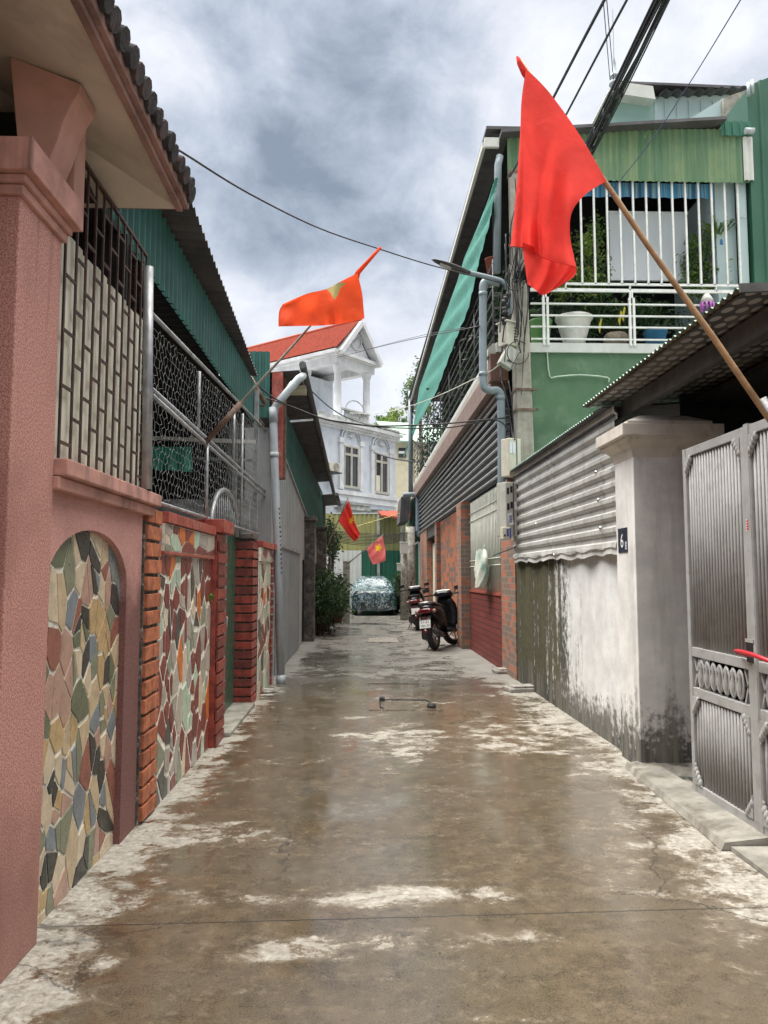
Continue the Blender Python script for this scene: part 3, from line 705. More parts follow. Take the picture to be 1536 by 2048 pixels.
b = MB(); b.box(-2.6, -2.55, 3.42, 4.75, 1.9, 4.0); b.box(-2.55, -1.45, 3.42, 3.47, 2.0, 3.28); b.box(-2.55, -1.5, 3.47, 4.7, 3.66, 3.70); b.box(-2.55, -1.45, 4.66, 4.70, 2.0, 3.66)
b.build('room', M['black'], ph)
# hip eave
XE, ZE, YE, SL = -1.05, 3.65, 4.3, .35
T_ = 2.6
def hip(t, dz=0.0, ex=0.0): return (XE + ex - t, YE + ex - t, ZE + SL * t + dz)
b = MB()
b.poly([(XE, -2, ZE), hip(0), hip(T_), (XE - T_, -2, ZE + SL * T_)]); b.poly([hip(0), (-5, YE, ZE), (-5, YE - T_, ZE + SL * T_), hip(T_)])
b.build('soffit', M['cream_soffit'], ph)
b = MB(); b.box(XE - .015, XE + .02, -2, YE + .02, ZE - .008, ZE + .05); b.box(XE + .02, XE + .05, -2, YE + .05, ZE + .02, ZE + .075); b.box(-5, XE - .016, YE - .005, YE + .02, ZE + .004, ZE + .05)
b.build('fascia', M['fascia_pink'], ph, bevel=.004)
b = MB(); ex = .065; rg = random.Random(5)
b.poly([(XE + ex, -2, ZE + .085), hip(0, .085, ex), hip(T_, .085, ex), (XE + ex - T_, -2, ZE + SL * T_ + .085)])
b.poly([hip(0, .085, ex), (-5, YE + ex, ZE + .085), (-5, YE + ex - T_, ZE + SL * T_ + .085), hip(T_, .085, ex)])
y = -2.0
while y < YE + .02:
    j = rg.uniform(-.012, .012); p = Vector((XE + ex + .022 + j, y, ZE + .085)); d = Vector((-1, 0, SL)).normalized()
    b.tube([p, p + d * .30, p + d * 1.6], [.046 + rg.uniform(-.006, .006), .043, .04], 9); y += .105 + rg.uniform(-.008, .008)
    q = Vector((XE + ex - .01 + j, y - .057, ZE + .10)); b.tube([q, q + d * 1.5], [.03, .026], 7)
for t in range(9):
    p = Vector(hip(t * .28 + .06, .115, ex)); d = Vector((-1, -1, SL)).normalized(); b.tube([p, p + d * .33], [.062, .055], 9)
b.box(XE + .02, XE + ex - .012, -2, YE + .05, ZE + .078, ZE + .125)
b.build('roof', M['old_tile'], ph)

# ================================================================ left: mosaic walls, brick gate posts, wire fence
def bricks(mb, x, y0, y1, z0, z1, rg, h=.088, gap=.022, half=True, mi=0, dep=.03, side=None):
    z = z0; k = 0
    while z + h * .6 < z1:
        hh = min(h, z1 - z)
        cuts = [y0, y1] if (k % 2 == 0 or not half) else [y0, (y0 + y1) / 2 + rg.uniform(-.02, .02), y1]
        for a, c in zip(cuts, cuts[1:]):
            j = rg.uniform(-.004, .004)
            mb.obox((x - dep / 2 + j, (a + c) / 2, z + hh / 2), (dep / 2, 0, 0), (rg.uniform(-.002, .002), (c - a) / 2 - .009, rg.uniform(-.003, .003)), (0, 0, hh / 2), mi + (1 if rg.random() < .35 else 0))
        z += h + gap; k += 1
mw = thing('mosaic_wall', 'boundary wall of broken maroon, mint and taupe tiles with an orange brick pier', 'wall', (-1.45, 6.1, 0))
b = MB(); b.box(-1.55, XL - .012, 4.935, 7.1, 0, 1.9); b.build('wall_core', M['mortar'], mw)
b = MB(); bricks(b, XL + .012, 4.945, 5.29, 0.02, 1.985, random.Random(2)); b.build('brick_pier', [M['brick_orange'], M['brick_brown']], mw, bevel=.004)
mb = MB(); mb.box(XL - .012, XL - .004, 5.30, 7.09, 0, 1.7)
shards(mb, [(5.30, 0), (7.09, 0), (7.09, 1.69), (5.30, 1.69)], lambda u, v, t: (XL - .004 + t, u, v), 112, 1.5, random.Random(11), WALL2, .015, .006, (26, 8, 13, 9, 5, 6, 7, 14, 9))
mb.build('mosaic_panel', [M['grout']] + WALL2, mw)
mb = MB(); mb.box(XL - .012, XL + .024, 5.30, 7.09, 1.715, 1.905)
shards(mb, [(5.30, 1.72), (7.09, 1.72), (7.09, 1.9), (5.30, 1.9)], lambda u, v, t: (XL + .024 + t, u, v), 15, .42, random.Random(12), WALL2, .012, .006, (12, 12, 12, 6, 2, 16, 9, 6, 16))
mb.build('mosaic_frieze', [M['grout']] + WALL2, mw)
b = MB(); y = 5.3
while y < 7.05: b.box(-1.52, XL + .05, y, min(y + .245, 7.09), 1.91, 1.985); y += .25
b.box(XL - .01, XL + .03, 5.3, 7.09, 1.692, 1.714)
b.build('coping', M['red_coping'], mw, bevel=.004)
gp = thing('brick_gate_post', 'slim red tiled gate post at the near side of the green door', 'post', (-1.42, 7.3, 0))
b = MB(); b.box(-1.56, -1.312, 7.1, 7.54, 0, 1.93); b.build('post_core', M['brick_red'], gp)
b = MB(); bricks(b, -1.290, 7.10, 7.54, 0.01, 1.93, random.Random(4), half=False, dep=.02); b.build('brick_facing', [M['brick_red'], M['brick_wine']], gp, bevel=.003)
b = MB(); b.box(-1.6, -1.24, 7.06, 7.6, 1.94, 2.06); b.build('cap', M['red_coping'], gp, bevel=.006)
gp = thing('brick_gate_post', 'wide red brick gate post at the far side of the green door', 'post', (-1.42, 9.5, 0))
b = MB(); b.box(-1.5, -1.325, 9.33, 9.74, 0, 1.98); b.build('post_core', M['mortar'], gp)
b = MB(); rg = random.Random(6); z = .01
while z < 1.9:
    k_ = 1 if rg.random() < .4 else 0; j_ = rg.uniform(-.004, .004); b.obox((-1.305 + j_, 9.535, z + .046), (.02, 0, 0), (0, .215, 0), (0, 0, .044), k_); b.obox((-1.392, 9.322 + j_, z + .046), (.106, 0, 0), (0, .012, 0), (0, 0, .044), k_); z += .109
b.build('brick_facing', [M['brick_red'], M['brick_wine']], gp, bevel=.004)
b = MB(); b.box(-1.54, -1.29, 9.3, 9.75, 1.985, 2.05); b.build('cap', M['stone_dark'], gp, bevel=.01)
dr = thing('green_gate', 'narrow dark green steel gate with an arched pipe top between two red posts', 'gate', (-1.5, 8.4, 0))
b = MB(); b.box(-1.52, -1.49, 7.60, 9.28, .03, 2.0); b.build('door_leaf', M['green_door'], dr)
b = MB(); b.box(-1.49, -1.455, 7.58, 7.64, .02, 2.0); b.box(-1.49, -1.455, 8.42, 8.46, .03, 2.0); b.build('door_frame', M['galv'], dr)
b = MB(); b.box(-1.488, -1.44, 8.35, 8.38, .98, 1.12); b.tube([(-1.47, 8.36, 1.0), (-1.425, 8.36, 1.0), (-1.425, 8.36, 1.1), (-1.47, 8.36, 1.1)], .008, 6); b.build('handle', M['galv'], dr)
b = MB(); ar = [(-1.47, 8.42 - .82 * math.cos(math.pi * i / 18), 2.0 + .47 * math.sin(math.pi * i / 18)) for i in range(19)]; b.tube(ar, .028, 8)
for i in range(1, 14):
    u = -1 + 2 * i / 14; b.tube([(-1.475, 8.42 + .82 * u, 2.0), (-1.475, 8.42 + .82 * u, 2.0 + .46 * math.sqrt(max(0, 1 - u * u)))], .007, 5)
b.build('arched_top', M['galv'], dr)
b = MB(); b.box(-1.62, -1.24, 7.56, 9.31, 0, .045); tag(b.build('door_step', M['kerb'], bevel=.01), 'low concrete step in front of the green gate', 'step')
mw = thing('mosaic_wall', 'short far length of broken tile wall next to the grey downpipe', 'wall', (-1.35, 10.5, 0))
b = MB(); b.box(-1.5, -1.282, 9.75, 11.2, 0, 1.9); b.build('wall_core', M['mortar'], mw)
mb = MB(); mb.box(-1.282, -1.274, 9.76, 11.0, 0, 1.72)
shards(mb, [(9.76, 0), (11.0, 0), (11.0, 1.7), (9.76, 1.7)], lambda u, v, t: (-1.274 + t, u, v), 50, .9, random.Random(21), WALL2, .014, .006, (16, 9, 11, 11, 3, 16, 5, 9, 12))
mb.build('mosaic_panel', [M['grout']] + WALL2, mw)
mb = MB(); mb.box(-1.282, -1.25, 9.76, 11.0, 1.725, 1.9)
shards(mb, [(9.76, 1.73), (11.0, 1.73), (11.0, 1.9), (9.76, 1.9)], lambda u, v, t: (-1.25 + t, u, v), 6, .3, random.Random(22), WALL2, .014, .006, (8, 12, 10, 3, 14, 16, 5, 5, 12))
mb.build('mosaic_frieze', [M['grout']] + WALL2, mw)
b = MB(); bricks(b, -1.245, 11.01, 11.2, .01, 1.9, random.Random(8), half=False); b.build('brick_pier', [M['brick_red'], M['brick_wine']], mw, bevel=.003)
b = MB(); b.box(-1.5, -1.22, 9.76, 10.97, 1.905, 1.985); b.box(-1.5, -1.2, 10.98, 11.24, 1.905, 1.99); b.build('coping', M['red_coping'], mw, bevel=.004)

wf = thing('wire_fence', 'chicken wire fence on galvanised pipes standing on the mosaic wall', 'fence', (-1.42, 7.6, 2.0))
xf_ = -1.42; FY0, FY1 = 4.86, 10.85
ftop = lambda y: 3.22 + (y - FY0) * .062
b = MB()
for a, c in (((303, 628), (533, 862)), ((303, 778), (533, 985)), ((303, 790), (533, 996))):
    b.tube([onx(*a, xf_), onx(*c, xf_)], .017, 8)
b.tube([(xf_, FY0, 2.05), (xf_, FY1, 2.12)], .015, 8); b.build('rail', M['galv'], wf)
for px in (395, 414, 467, 484, 531):
    y = onx(px, 900, xf_).y; mz = onx(px, 778 + (px - 303) * .9, xf_).z
    z0, z1 = (2.02, mz) if px in (414,) else ((mz, ftop(y)) if px in (395, 467) else (2.02, ftop(y)))
    c = MB(); c.tube([(xf_, y, z0), (xf_, y, z1)], .018, 8); c.build('post', M['galv'], wf)
b = MB(); rg = random.Random(9); cw, ch = .10, .1; rows = 19
pt = {}
def hexp(i, j):
    if (i, j) not in pt:
        y = FY0 + i * cw / 2; k = j / (rows * 3.0)
        pt[(i, j)] = Vector((xf_ + .01 + rg.uniform(-.007, .007), y + rg.uniform(-.010, .010), 2.04 + (ftop(y) - 2.04) * k + rg.uniform(-.012, .012)))
    return pt[(i, j)]
ni = int((FY1 - FY0) / (cw / 2))
for r_ in range(rows):
    for i in range(ni):
        o2 = (r_ + i) % 2; j0 = r_ * 3
        if o2 == 0:
            b.tube([hexp(i, j0), hexp(i, j0 + 2)], .0016, 3, False)
            if i + 1 < ni: b.tube([hexp(i, j0 + 2), hexp(i + 1, j0 + 3)], .0014, 3, False)
            if i > 0: b.tube([hexp(i, j0 + 2), hexp(i - 1, j0 + 3)], .0014, 3, False)
b.build('wire_mesh', M['wire'], wf)
b = MB(); b.tube([onx(294, 978, -1.31), onx(297, 534, -1.31)], .031, 12); tag(b.build('grey_pole', M['galv']), 'upright grey pipe at the corner of the barred window', 'pole')

# ================================================================ left: green roofed shed behind the fence
sh = thing('green_shed', 'open shed with a dark ribbed roof and green ribbed fascia behind the wire fence', 'shed', (-3, 7.5, 0))
b = MB(); b.corr((-1.52, 4.0, 0), (0, 1, 0), (0, 0, 1), (1, 0, 0), 7.0, 3.70, 4.27, .135, .028, 'rib'); b.build('fascia', M['green_sheet'], sh)
b = MB(); b.corr((-5, 4.0, 4.30), (0, 1, 0), (1, 0, 0), (0, 0, 1), 6.6, 0, lambda q: 3.80 - .036 * q, .145, .036, 'sine', smooth=True); 
for v in b.v: v.z += (v.x + 1.3) * -.10
b.build('roof', M['dark_sheet'], sh)
b = MB(); b.corr((-5, 4.0, 3.72), (0, 1, 0), (1, 0, 0), (0, 0, 1), 7.0, 0, 3.45, .145, .03, 'sine', smooth=True); b.build('ceiling', M['black'], sh)
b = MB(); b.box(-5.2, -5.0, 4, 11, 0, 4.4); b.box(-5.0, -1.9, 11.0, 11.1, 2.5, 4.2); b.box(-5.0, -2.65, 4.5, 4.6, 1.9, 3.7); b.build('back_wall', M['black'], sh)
b = MB(); b.box(-5.0, -1.57, 10.94, 10.99, 0, 2.62); b.build('low_wall', M['villa_moss'], sh)
for z in (3.44, 3.18):
    b = MB(); b.bar((-4.9, 10.6, z + .06), (-1.46, 10.6, z - .05), .05, .05 if z > 3.3 else .035); b.build('beam', M['white_strip'] if z > 3.3 else M['galv'], sh)
for x in (-1.46, -1.75):
    b = MB(); b.box(x - .03, x + .03, 10.68, 10.74, 2.0, 4.15); b.build('post', M['galv'], sh)
b = MB(); p0, p1 = ony(286, 893, 10.4), ony(384, 894, 10.4); p2, p3 = ony(286, 938, 10.4), ony(384, 944, 10.4)
b.grid([[p0.lerp(p1, i / 16).lerp(p2.lerp(p3, i / 16), j / 6) + Vector((0, .03 * math.sin(i * 1.3) * (j / 6), .01 * math.sin(i * 2.2) * j / 6)) for i in range(17)] for j in range(7)])
tag(b.build('tarpaulin', M['tarp']), 'teal tarpaulin hanging inside the wire fence', 'tarpaulin')

# ================================================================ left: link bay between shed and grey house
an = thing('shed_porch', 'scrappy bay of green sheet and rusty struts between shed and grey house', 'porch', (-1.9, 11.25, 0))
b = MB(); b.corr(ony(498, 835, 11.3), (1, 0, 0), (0, 0, 1), (0, -1, 0), .30, 0, 1.0, .09, .02); b.build('green_panel', M['green_sheet'], an)
b = MB(); q = ony(540, 900, 11.25); b.box(q.x - .0, q.x + .16, 11.4, 11.6, 3.0, ony(540, 744, 11.4).z); b.build('red_pier', M['red_coping'], an)
b = MB(); q = ony(556, 900, 11.5); b.box(q.x, q.x + .1, 11.62, 11.72, 3.0, ony(556, 748, 11.5).z); b.build('rusty_post', M['rust'], an)
b = MB(); b.tube([ony(492, 742, 10.9), ony(532, 808, 10.9)], .035, 8); b.tube([ony(490, 798, 10.9), ony(527, 852, 10.9)], .022, 8); b.tube([ony(488, 772, 10.95), ony(508, 775, 10.95)], .018, 6); b.tube([ony(488, 808, 10.95), ony(530, 812, 10.95)], .018, 6)
b.build('strut', M['rust'], an)
b = MB(); q = ony(560, 745, 12.3); b.box(q.x - .06, q.x + .42, 12.35, 12.5, 4.50, 4.80)
for i in range(4): b.box(q.x - .06, q.x + .42, 12.325, 12.345, 4.51 + i * .072, 4.51 + i * .072 + .06)
b.build('cream_siding', M['cream_wall'], an)

# ================================================================ left: grey sheet house and its downpipe
gh = thing('grey_house', 'long grey sheet metal house with a dark overhanging roof and slanted green gable strip', 'house', (-2.6, 18, 0))
XG = -1.32; GY0, GY1 = 11.45, 27.0
cut = lambda q: 3.74 - q * (1.5 / 14.5)
b = MB(); b.corr((XG, GY0, 0), (0, 1, 0), (0, 0, 1), (1, 0, 0), 6.2, 0, cut, .32, .012, 'rib'); 
b.corr((XG, GY0 + 6.2, 0), (0, 1, 0), (0, 0, 1), (1, 0, 0), 9, 1.9, lambda q: cut(q + 6.2), .32, .012, 'rib'); b.box(-1.72, XG - .0, GY0 - .03, GY0, 0, 3.75); b.build('wall', M['grey_sheet'], gh)
b = MB(); b.corr((XG - .01, GY0, 0), (0, 1, 0), (0, 0, 1), (1, 0, 0), GY1 - GY0, lambda q: cut(q) - .02, 4.42, .16, .02, 'rib'); b.build('green_strip', M['green_sheet'], gh)
b = MB(); b.bar((XG + .02, GY0, cut(0)), (XG + .02, GY1, cut(GY1 - GY0)), .03, .04); b.build('flashing', M['galv'], gh)
ge0, ge1 = onx(612, 752, -.86), onx(668, 985, -.86)
zr = lambda y: ge0.z + (y - ge0.y) * (ge1.z - ge0.z) / (ge1.y - ge0.y)
yg = ge1.y
b = MB()
gaps = [(15.1, 15.35)]
for y0, y1 in ((GY0 - .05, 15.0), (15.2, yg)):
    b.corr((-4.0, y0, zr(13) - .02), (0, 1, 0), (1, 0, 0), (0, 0, 1), y1 - y0, 0, 3.08, .11, .018, 'trap')
b.corr((-4.0, yg + .9, zr(13) - .35), (0, 1, 0), (1, 0, 0), (0, 0, 1), 4.2, 0, 3.13, .11, .018, 'trap')
for v in b.v: v.z += (v.x + .92) * .08
b.build('roof', M['dark_sheet'], gh)
b = MB(); b.tube([(-.87, GY0 - .1, zr(GY0)), (-.87, yg, zr(yg))], .055, 10); b.tube([(-.80, yg + .9, zr(13) - .36), (-.80, yg + 5, zr(13) - .36)], .06, 10); b.build('gutter', M['dark_sheet'], gh)
b = MB(); d0 = onx(566, 1112, XG + .02).y
b.corr((XG + .016, 12.0, .02), (0, 1, 0), (0, 0, 1), (1, 0, 0), 4.6, 0, lambda q: 1.98, .10, .012, 'trap'); b.build('roller_door', M['grey_door'], gh)
b = MB(); b.box(XG + .01, XG + .05, 11.9, 16.8, 2.0, 2.06); b.build('door_lintel', M['grey_door'], gh)
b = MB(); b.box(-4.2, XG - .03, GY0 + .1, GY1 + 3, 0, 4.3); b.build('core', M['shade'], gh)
dp = MB(); pts = [onx(606, 752, -.87), onx(598, 757, -.90), ony(556, 806, 11.3), ony(546, 822, 11.3), ony(547, 850, 11.3), ony(552, 1000, 11.25), ony(562, 1366, 11.2)]
dp.tube(pts, .058, 14)
for a, c in ((ony(547, 815, 11.3), ony(547, 845, 11.3)), (ony(549, 905, 11.28), ony(549, 915, 11.28)), (ony(561, 1350, 11.2), ony(562, 1368, 11.2))): dp.tube([a, c], .066, 14)
dp.tube([ony(588, 768, 11.35), ony(580, 777, 11.35)], .066, 14)
dpo = dp.build('downpipe', M['pvc']); tag(dpo, 'grey downpipe with a kinked top beside the short mosaic wall', 'pipe')
b = MB(); rg = random.Random(1)
for i in range(15):
    c = ony(557.2 + i * .33, 1018 + i * 9, 11.24) + Vector((.02, -.058, 0)); b.box(c.x - .011, c.x + rg.uniform(.0, .012), c.y - .006, c.y, c.z - .02, c.z + rg.uniform(.0, .02), rg.choice((0, 0, 1)))
b.build('pipe_print', [M['ink'], M['blue_ink']], dpo)

for i, (px0, px1, top, y, lab) in enumerate(((609, 629, 1032, 18.2, 'tall dark stone gate pillar at the end of the grey house wall'), (632, 652, 1052, 23.2, 'shorter dark stone pillar half hidden by the leafy shrub'))):
    a = ony(px0, 1100, y); c = ony(px1, 1100, y); z = ony(px0, top, y).z
    t_ = thing('stone_pillar', lab, 'pillar', ((a.x + c.x) / 2, y + .15, 0), 'dark stone pillars')
    b = MB(); b.box(a.x, c.x, y, y + .4, 0, z - .12); b.build('shaft', M['stone_dark'], t_, bevel=.01)
    b = MB(); b.box(a.x - .04, c.x + .04, y - .04, y + .44, z - .118, z); b.build('cap', M['stone_dark'], t_, bevel=.02)

# ================================================================ far end: fence, villa, neighbours
ff = thing('sheet_fence', 'tall ribbed sheet fence in olive, white and green closing the lane', 'fence', (.6, 35.2, 0))
def fpx(px, y=35.0): return ony(px, 1100, y).x
zt = ony(700, 1027, 35).z; zm = ony(700, 1101, 35).z
b = MB(); b.corr((fpx(630), 35, 0), (1, 0, 0), (0, 0, 1), (0, -1, 0), fpx(835) - fpx(630), zm - .02, zt, .21, .035, 'trap'); b.build('olive_panel', M['olive_sheet'], ff)
b = MB(); b.corr((fpx(640), 34.94, 0), (1, 0, 0), (0, 0, 1), (0, -1, 0), fpx(723) - fpx(640), 0, zm, .21, .035, 'trap'); b.build('white_panel', M['white_sheet'], ff)
b = MB(); b.corr((fpx(723), 34.94, 0), (1, 0, 0), (0, 0, 1), (0, -1, 0), fpx(835) - fpx(723), 0, zm, .21, .035, 'trap'); b.build('green_panel', M['deep_green_sheet'], ff)
b = MB(); b.box(fpx(722) - .04, fpx(722) + .02, 34.86, 34.9, 0, zm); b.build('corner_strip', M['white_sheet'], ff)
b = MB(); b.box(fpx(665), fpx(805), 34.95, 35.1, zt - .02, zt + .03); b.build('top_rail', M['white_sheet'], ff)
# small red tiled porch roof at the right end
rp = thing('tiled_porch', 'small orange tiled porch roof over the right end of the olive fence', 'porch', ony(780, 1035, 34.6))
b = MB(); A, B, Cc, D = ony(756, 1023, 34.9), ony(803, 1022, 34.9), ony(808, 1036, 33.9), ony(764, 1031, 34.2)
b.grid([[A.lerp(B, i / 30).lerp(D.lerp(Cc, i / 30), j / 4) + Vector((0, 0, .035 * abs(math.sin(i * math.pi / 3)))) for i in range(31)] for j in range(5)], smooth=False)
b.prism([A, B, Cc, D], (0, 0, -.05)); b.build('roof', M['red_tile'], rp)
for px in (757, 803):
    b = MB(); q = ony(px, 1030, 34.75); b.box(q.x - .06, q.x + .06, 34.7, 34.84, 0, q.z); b.build('post', M['villa_moss'], rp)

VP0 = Vector((-1.87, 36, 0)); va = Vector((.63, .7766, 0)).normalized(); vn = Vector((va.y, -va.x, 0))
def V_(s, d, z): return VP0 + va * s + vn * d + Vector((0, 0, z))
def vsz(px, py, d=0.0):
    p = onp(px, py, VP0 + vn * d, vn); return (p - VP0).dot(va), p.z
def vbox(mb, s0, s1, d0, d1, z0, z1, mi=0):
    mb.obox(V_((s0 + s1) / 2, (d0 + d1) / 2, (z0 + z1) / 2), va * (s1 - s0) / 2, vn * (d1 - d0) / 2, (0, 0, (z1 - z0) / 2), mi)
vi = thing('white_villa', 'pale two storey villa with arched window surrounds, columned loggia and red tile gable roof', 'house', V_(2, -4, 0))
s1 = vsz(791, 900)[0]; s0 = -3.2; zc = (vsz(640, 846)[1] + vsz(788, 886)[1]) / 2
b = MB(); vbox(b, s0, s1, -9, 0, 0, zc); b.build('wall', M['villa'], vi)
b = MB()
for d, a, c in ((.10, -.02, .10), (.20, .10, .22), (.33, .22, .36)): vbox(b, s0, s1 + d * .7, -8.9, d, zc + a, zc + c - .004)
b.build('cornice', M['villa_trim'], vi)
zf = zc + .36
b = MB(); vbox(b, s0, s1 + .1, -.0, .2, zf, zf + .22); b.build('parapet', M['villa_moss'], vi)
zs_ = (vsz(672, 981)[1] + vsz(786, 1000)[1]) / 2
b = MB(); vbox(b, vsz(664, 980)[0], s1 + .08, .0, .16, zs_ - .1, zs_ + .1); vbox(b, vsz(668, 980)[0], s1 + .04, .0, .09, zs_ - .42, zs_ - .11)
zb = vsz(720, 1008)[1]; vbox(b, vsz(668, 1000)[0], s1 + .05, .0, .08, zs_ - .75, zs_ - .68); b.build('sill_band', M['villa_trim'], vi)
for (pl, pr, pt_, pb) in ((686.3, 715, 893, 977), (748.4, 773.6, 908, 988)):
    sa = vsz(pl, 940)[0]; sb = vsz(pr, 940)[0]; z1 = vsz((pl + pr) / 2, pt_)[1]; z0 = vsz((pl + pr) / 2, pb)[1]
    f = MB(); sm_ = (sa + sb) / 2; zq = z1 - (z1 - z0) * .2
    for q0, q1 in ((sa, sa + .07), (sb - .07, sb), (sm_ - .06, sm_ + .06)): vbox(f, q0, q1, .01, .09, z0, z1)
    for q0, q1 in ((z0, z0 + .12), (z1 - .07, z1), (zq - .07, zq + .05)): vbox(f, sa, sb, .012, .088, q0, q1)
    for e0, e1 in ((sa + .07, sm_ - .06), (sm_ + .06, sb - .07)):
        for k in range(5): vbox(f, e0, e1, .02, .075, zq - .07 - .05 * (1 - math.sin(math.pi * (k + .5) / 5)), zq - .068) if False else None
    fo = f.build('window', M['frame_grey'], vi)
    pn = MB(); vbox(pn, sa, sb, .0, .03, z0, z1); pn.build('pane', M['glass_dark'], fo)
    tr = MB()
    for q0, q1 in ((sa - .34, sa - .12), (sb + .12, sb + .34)):
        vbox(tr, q0, q1, 0, .1, z0 - .1, z1 + .1); vbox(tr, q0 - .06, q1 + .06, 0, .15, z1 + .1, z1 + .34); vbox(tr, q0 - .05, q1 + .05, 0, .14, z0 - .1, z0 + .1)
    vbox(tr, sa - .1, sa, 0, .06, z0, z1); vbox(tr, sb, sb + .1, 0, .06, z0, z1); vbox(tr, sa - .1, sb + .1, 0, .06, z1, z1 + .1)
    rad_ = (sb - sa) / 2 + .2; c0 = V_(sm_, .06, z1 + .34)
    for rr, th_ in ((rad_, .055), (rad_ - .17, .035)): tr.tube([c0 + va * (rr * math.cos(math.pi * i / 16)) + Vector((0, 0, rr * .82 * math.sin(math.pi * i / 16))) for i in range(17)], th_, 6)
    for k in range(5):
        an_ = math.pi * (k + .5) / 5; tr.tube([c0 + Vector((0, 0, .12)), c0 + va * (.3 * math.cos(an_)) + Vector((0, 0, .1 + .3 * math.sin(an_)))], [.05, .02], 6)
    tr.build('window_surround', M['villa_trim'], vi)
    if pl > 720:
        cu = MB(); vbox(cu, sa + .1, sm_ - .1, .031, .04, z0 + .12, z0 + (z1 - z0) * .45); cu.build('curtain', M['cream_panel'], fo)
for px0, px1, py in ((690, 738, 1013), (751, 795, 1025)):
    b = MB(); sa, z_ = vsz(px0, py, .5); sb = vsz(px1, py, .5)[0]; vbox(b, sa, sb, 0, .6, z_ - .12, z_ + .12); vbox(b, sa - .05, sb + .05, 0, .66, z_ + .122, z_ + .17); b.build('canopy', M['villa_moss'], vi)
# loggia and gable
sL, zA = vsz(676, 697, .3); sR = vsz(756, 737, .3)[0]; sP, zP = vsz(715, 646, .3); zE = (vsz(676, 700, .3)[1] + vsz(756, 737, .3)[1]) / 2
sP = (sL + sR) / 2
b = MB(); b.prism([V_(sL + .35, .1, zE + .15), V_(sR - .35, .1, zE + .15), V_(sP, .1, zP - .32)], vn * -.25)
for x0, x1 in ((sL, sP), (sR, sP)):
    A = V_(x0, .35, zE); B = V_(sP, .35, zP); b.bar(A, B, .5, .22, up=(0, 0, 1))
for r__, s__ in ((.42, sP),): b.tube([V_(s__ + r__ * math.cos(2 * math.pi * i / 20), .14, zE + .95 + r__ * math.sin(2 * math.pi * i / 20)) for i in range(21)], .045, 6)
b.tube([V_(sP, .14, zE + .5), V_(sP - .3, .14, zE + .75), V_(sP, .14, zE + 1.0), V_(sP + .25, .14, zE + 1.2)], .05, 6)
b.build('pediment', M['villa_trim'], vi)
zB = zE - .02
b = MB(); vbox(b, sL + .1, sR - .1, -.35, .15, zB - .42, zB - .004); vbox(b, sL + .1, sL + .5, -9, -.36, zB - .42, zB - .004); vbox(b, sR - .5, sR - .1, -9, -.36, zB - .42, zB - .004)
vbox(b, sL - .3, sR + .2, -9.3, .4, zB, zB + .16); vbox(b, sL - .1, sR + .0, -9.2, .3, zB - .06, zB - .005); b.build('entablature', M['villa_trim'], vi)
b = MB(); vbox(b, sL + .2, sR - .2, -9, -2.6, zf - .3, zB - .43); b.build('upper_wall', M['villa'], vi)
for s_, d_ in ((sL + .45, -.1), (sR - .45, -.1), (sL + .45, -2.2)):
    b = MB(); c = V_(s_, d_, zf); H_ = zB - .43 - zf
    b.lathe(c, [(.26, 0), (.26, .14), (.2, .2), (.185, H_ * .5), (.17, H_ - .3), (.22, H_ - .25), (.25, H_ - .1), (.27, H_)], 18); b.build('column', M['villa_trim'], vi)
b = MB()
for i in range(11):
    s_ = sL + .8 + (sR - sL - 1.6) * i / 10; b.lathe(V_(s_, .1, zf + .2), [(.05, 0), (.09, .12), (.05, .26), (.07, .42)], 8)
vbox(b, sL + .5, sR - .5, .0, .2, zf + .62, zf + .7); b.tube([V_(sP + .75 * math.cos(math.pi * i / 14), .1, zf + .66 + .55 * math.sin(math.pi * i / 14)) for i in range(15)], .03, 6); b.build('balustrade', M['villa_moss'], vi)
Lr = 8.8
def roofside(mb, sE, tiles):
    A, B = V_(sE, .42, zE + .12), V_(sP, .42, zP + .14)
    nrow = 13; nco = 76
    rows_ = []
    for j in range(nrow + 1):
        for sub in (0, 1):
            k = (j + (0 if sub == 0 else .97)) / (nrow + 1)
            rows_.append([A.lerp(B, k) - vn * (Lr * i / nco) + Vector((0, 0, (.085 if sub == 0 else 0) + .03 * math.sin(i * math.pi))) for i in range(nco + 1)])
    mb.grid(rows_, smooth=False)
b = MB(); roofside(b, sL - .3, 1); roofside(b, sR + .3, 1); b.tube([V_(sP, .45, zP + .18), V_(sP, -Lr + .4, zP + .18)], .1, 8)
b.build('roof', M['red_tile'], vi)
b = MB(); b.bar(V_(sL - .3, -Lr + .3, zE + .12), V_(sP, -Lr + .3, zP + .2), .16, .14); c = V_(sP, -Lr + .2, zP + .2); b.lathe(c, [(.12, 0), (.12, .15), (.05, .3), (.08, .42), (.02, .6), (.008, 1.4)], 10); b.build('finial', M['villa_moss'], vi)
ac = thing('air_conditioner', 'white air conditioner on a bracket by the villa window', 'air conditioner', V_(*[vsz(667, 945)[0], .3, vsz(667, 945)[1]]))
sa, z1 = vsz(657, 924, .4); sb, z0 = vsz(677, 945, .4)
b = MB(); vbox(b, sa, sb, .12, .5, z0, z1); b.build('casing', M['box_beige'], ac, bevel=.02)
b = MB(); sm_ = sa + (sb - sa) * .62; c = V_(sm_, .503, (z0 + z1) / 2)
for k in range(4): b.tube([c + va * ((.05 + .05 * k) * math.cos(2 * math.pi * i / 16)) + Vector((0, 0, (.05 + .05 * k) * math.sin(2 * math.pi * i / 16))) for i in range(17)], .008, 5)
b.build('fan_grille', M['alloy_dark'], ac)
b = MB(); vbox(b, sa, sb + .1, .0, .55, z0 - .06, z0 - .01); b.build('bracket', M['matt_black'], ac)
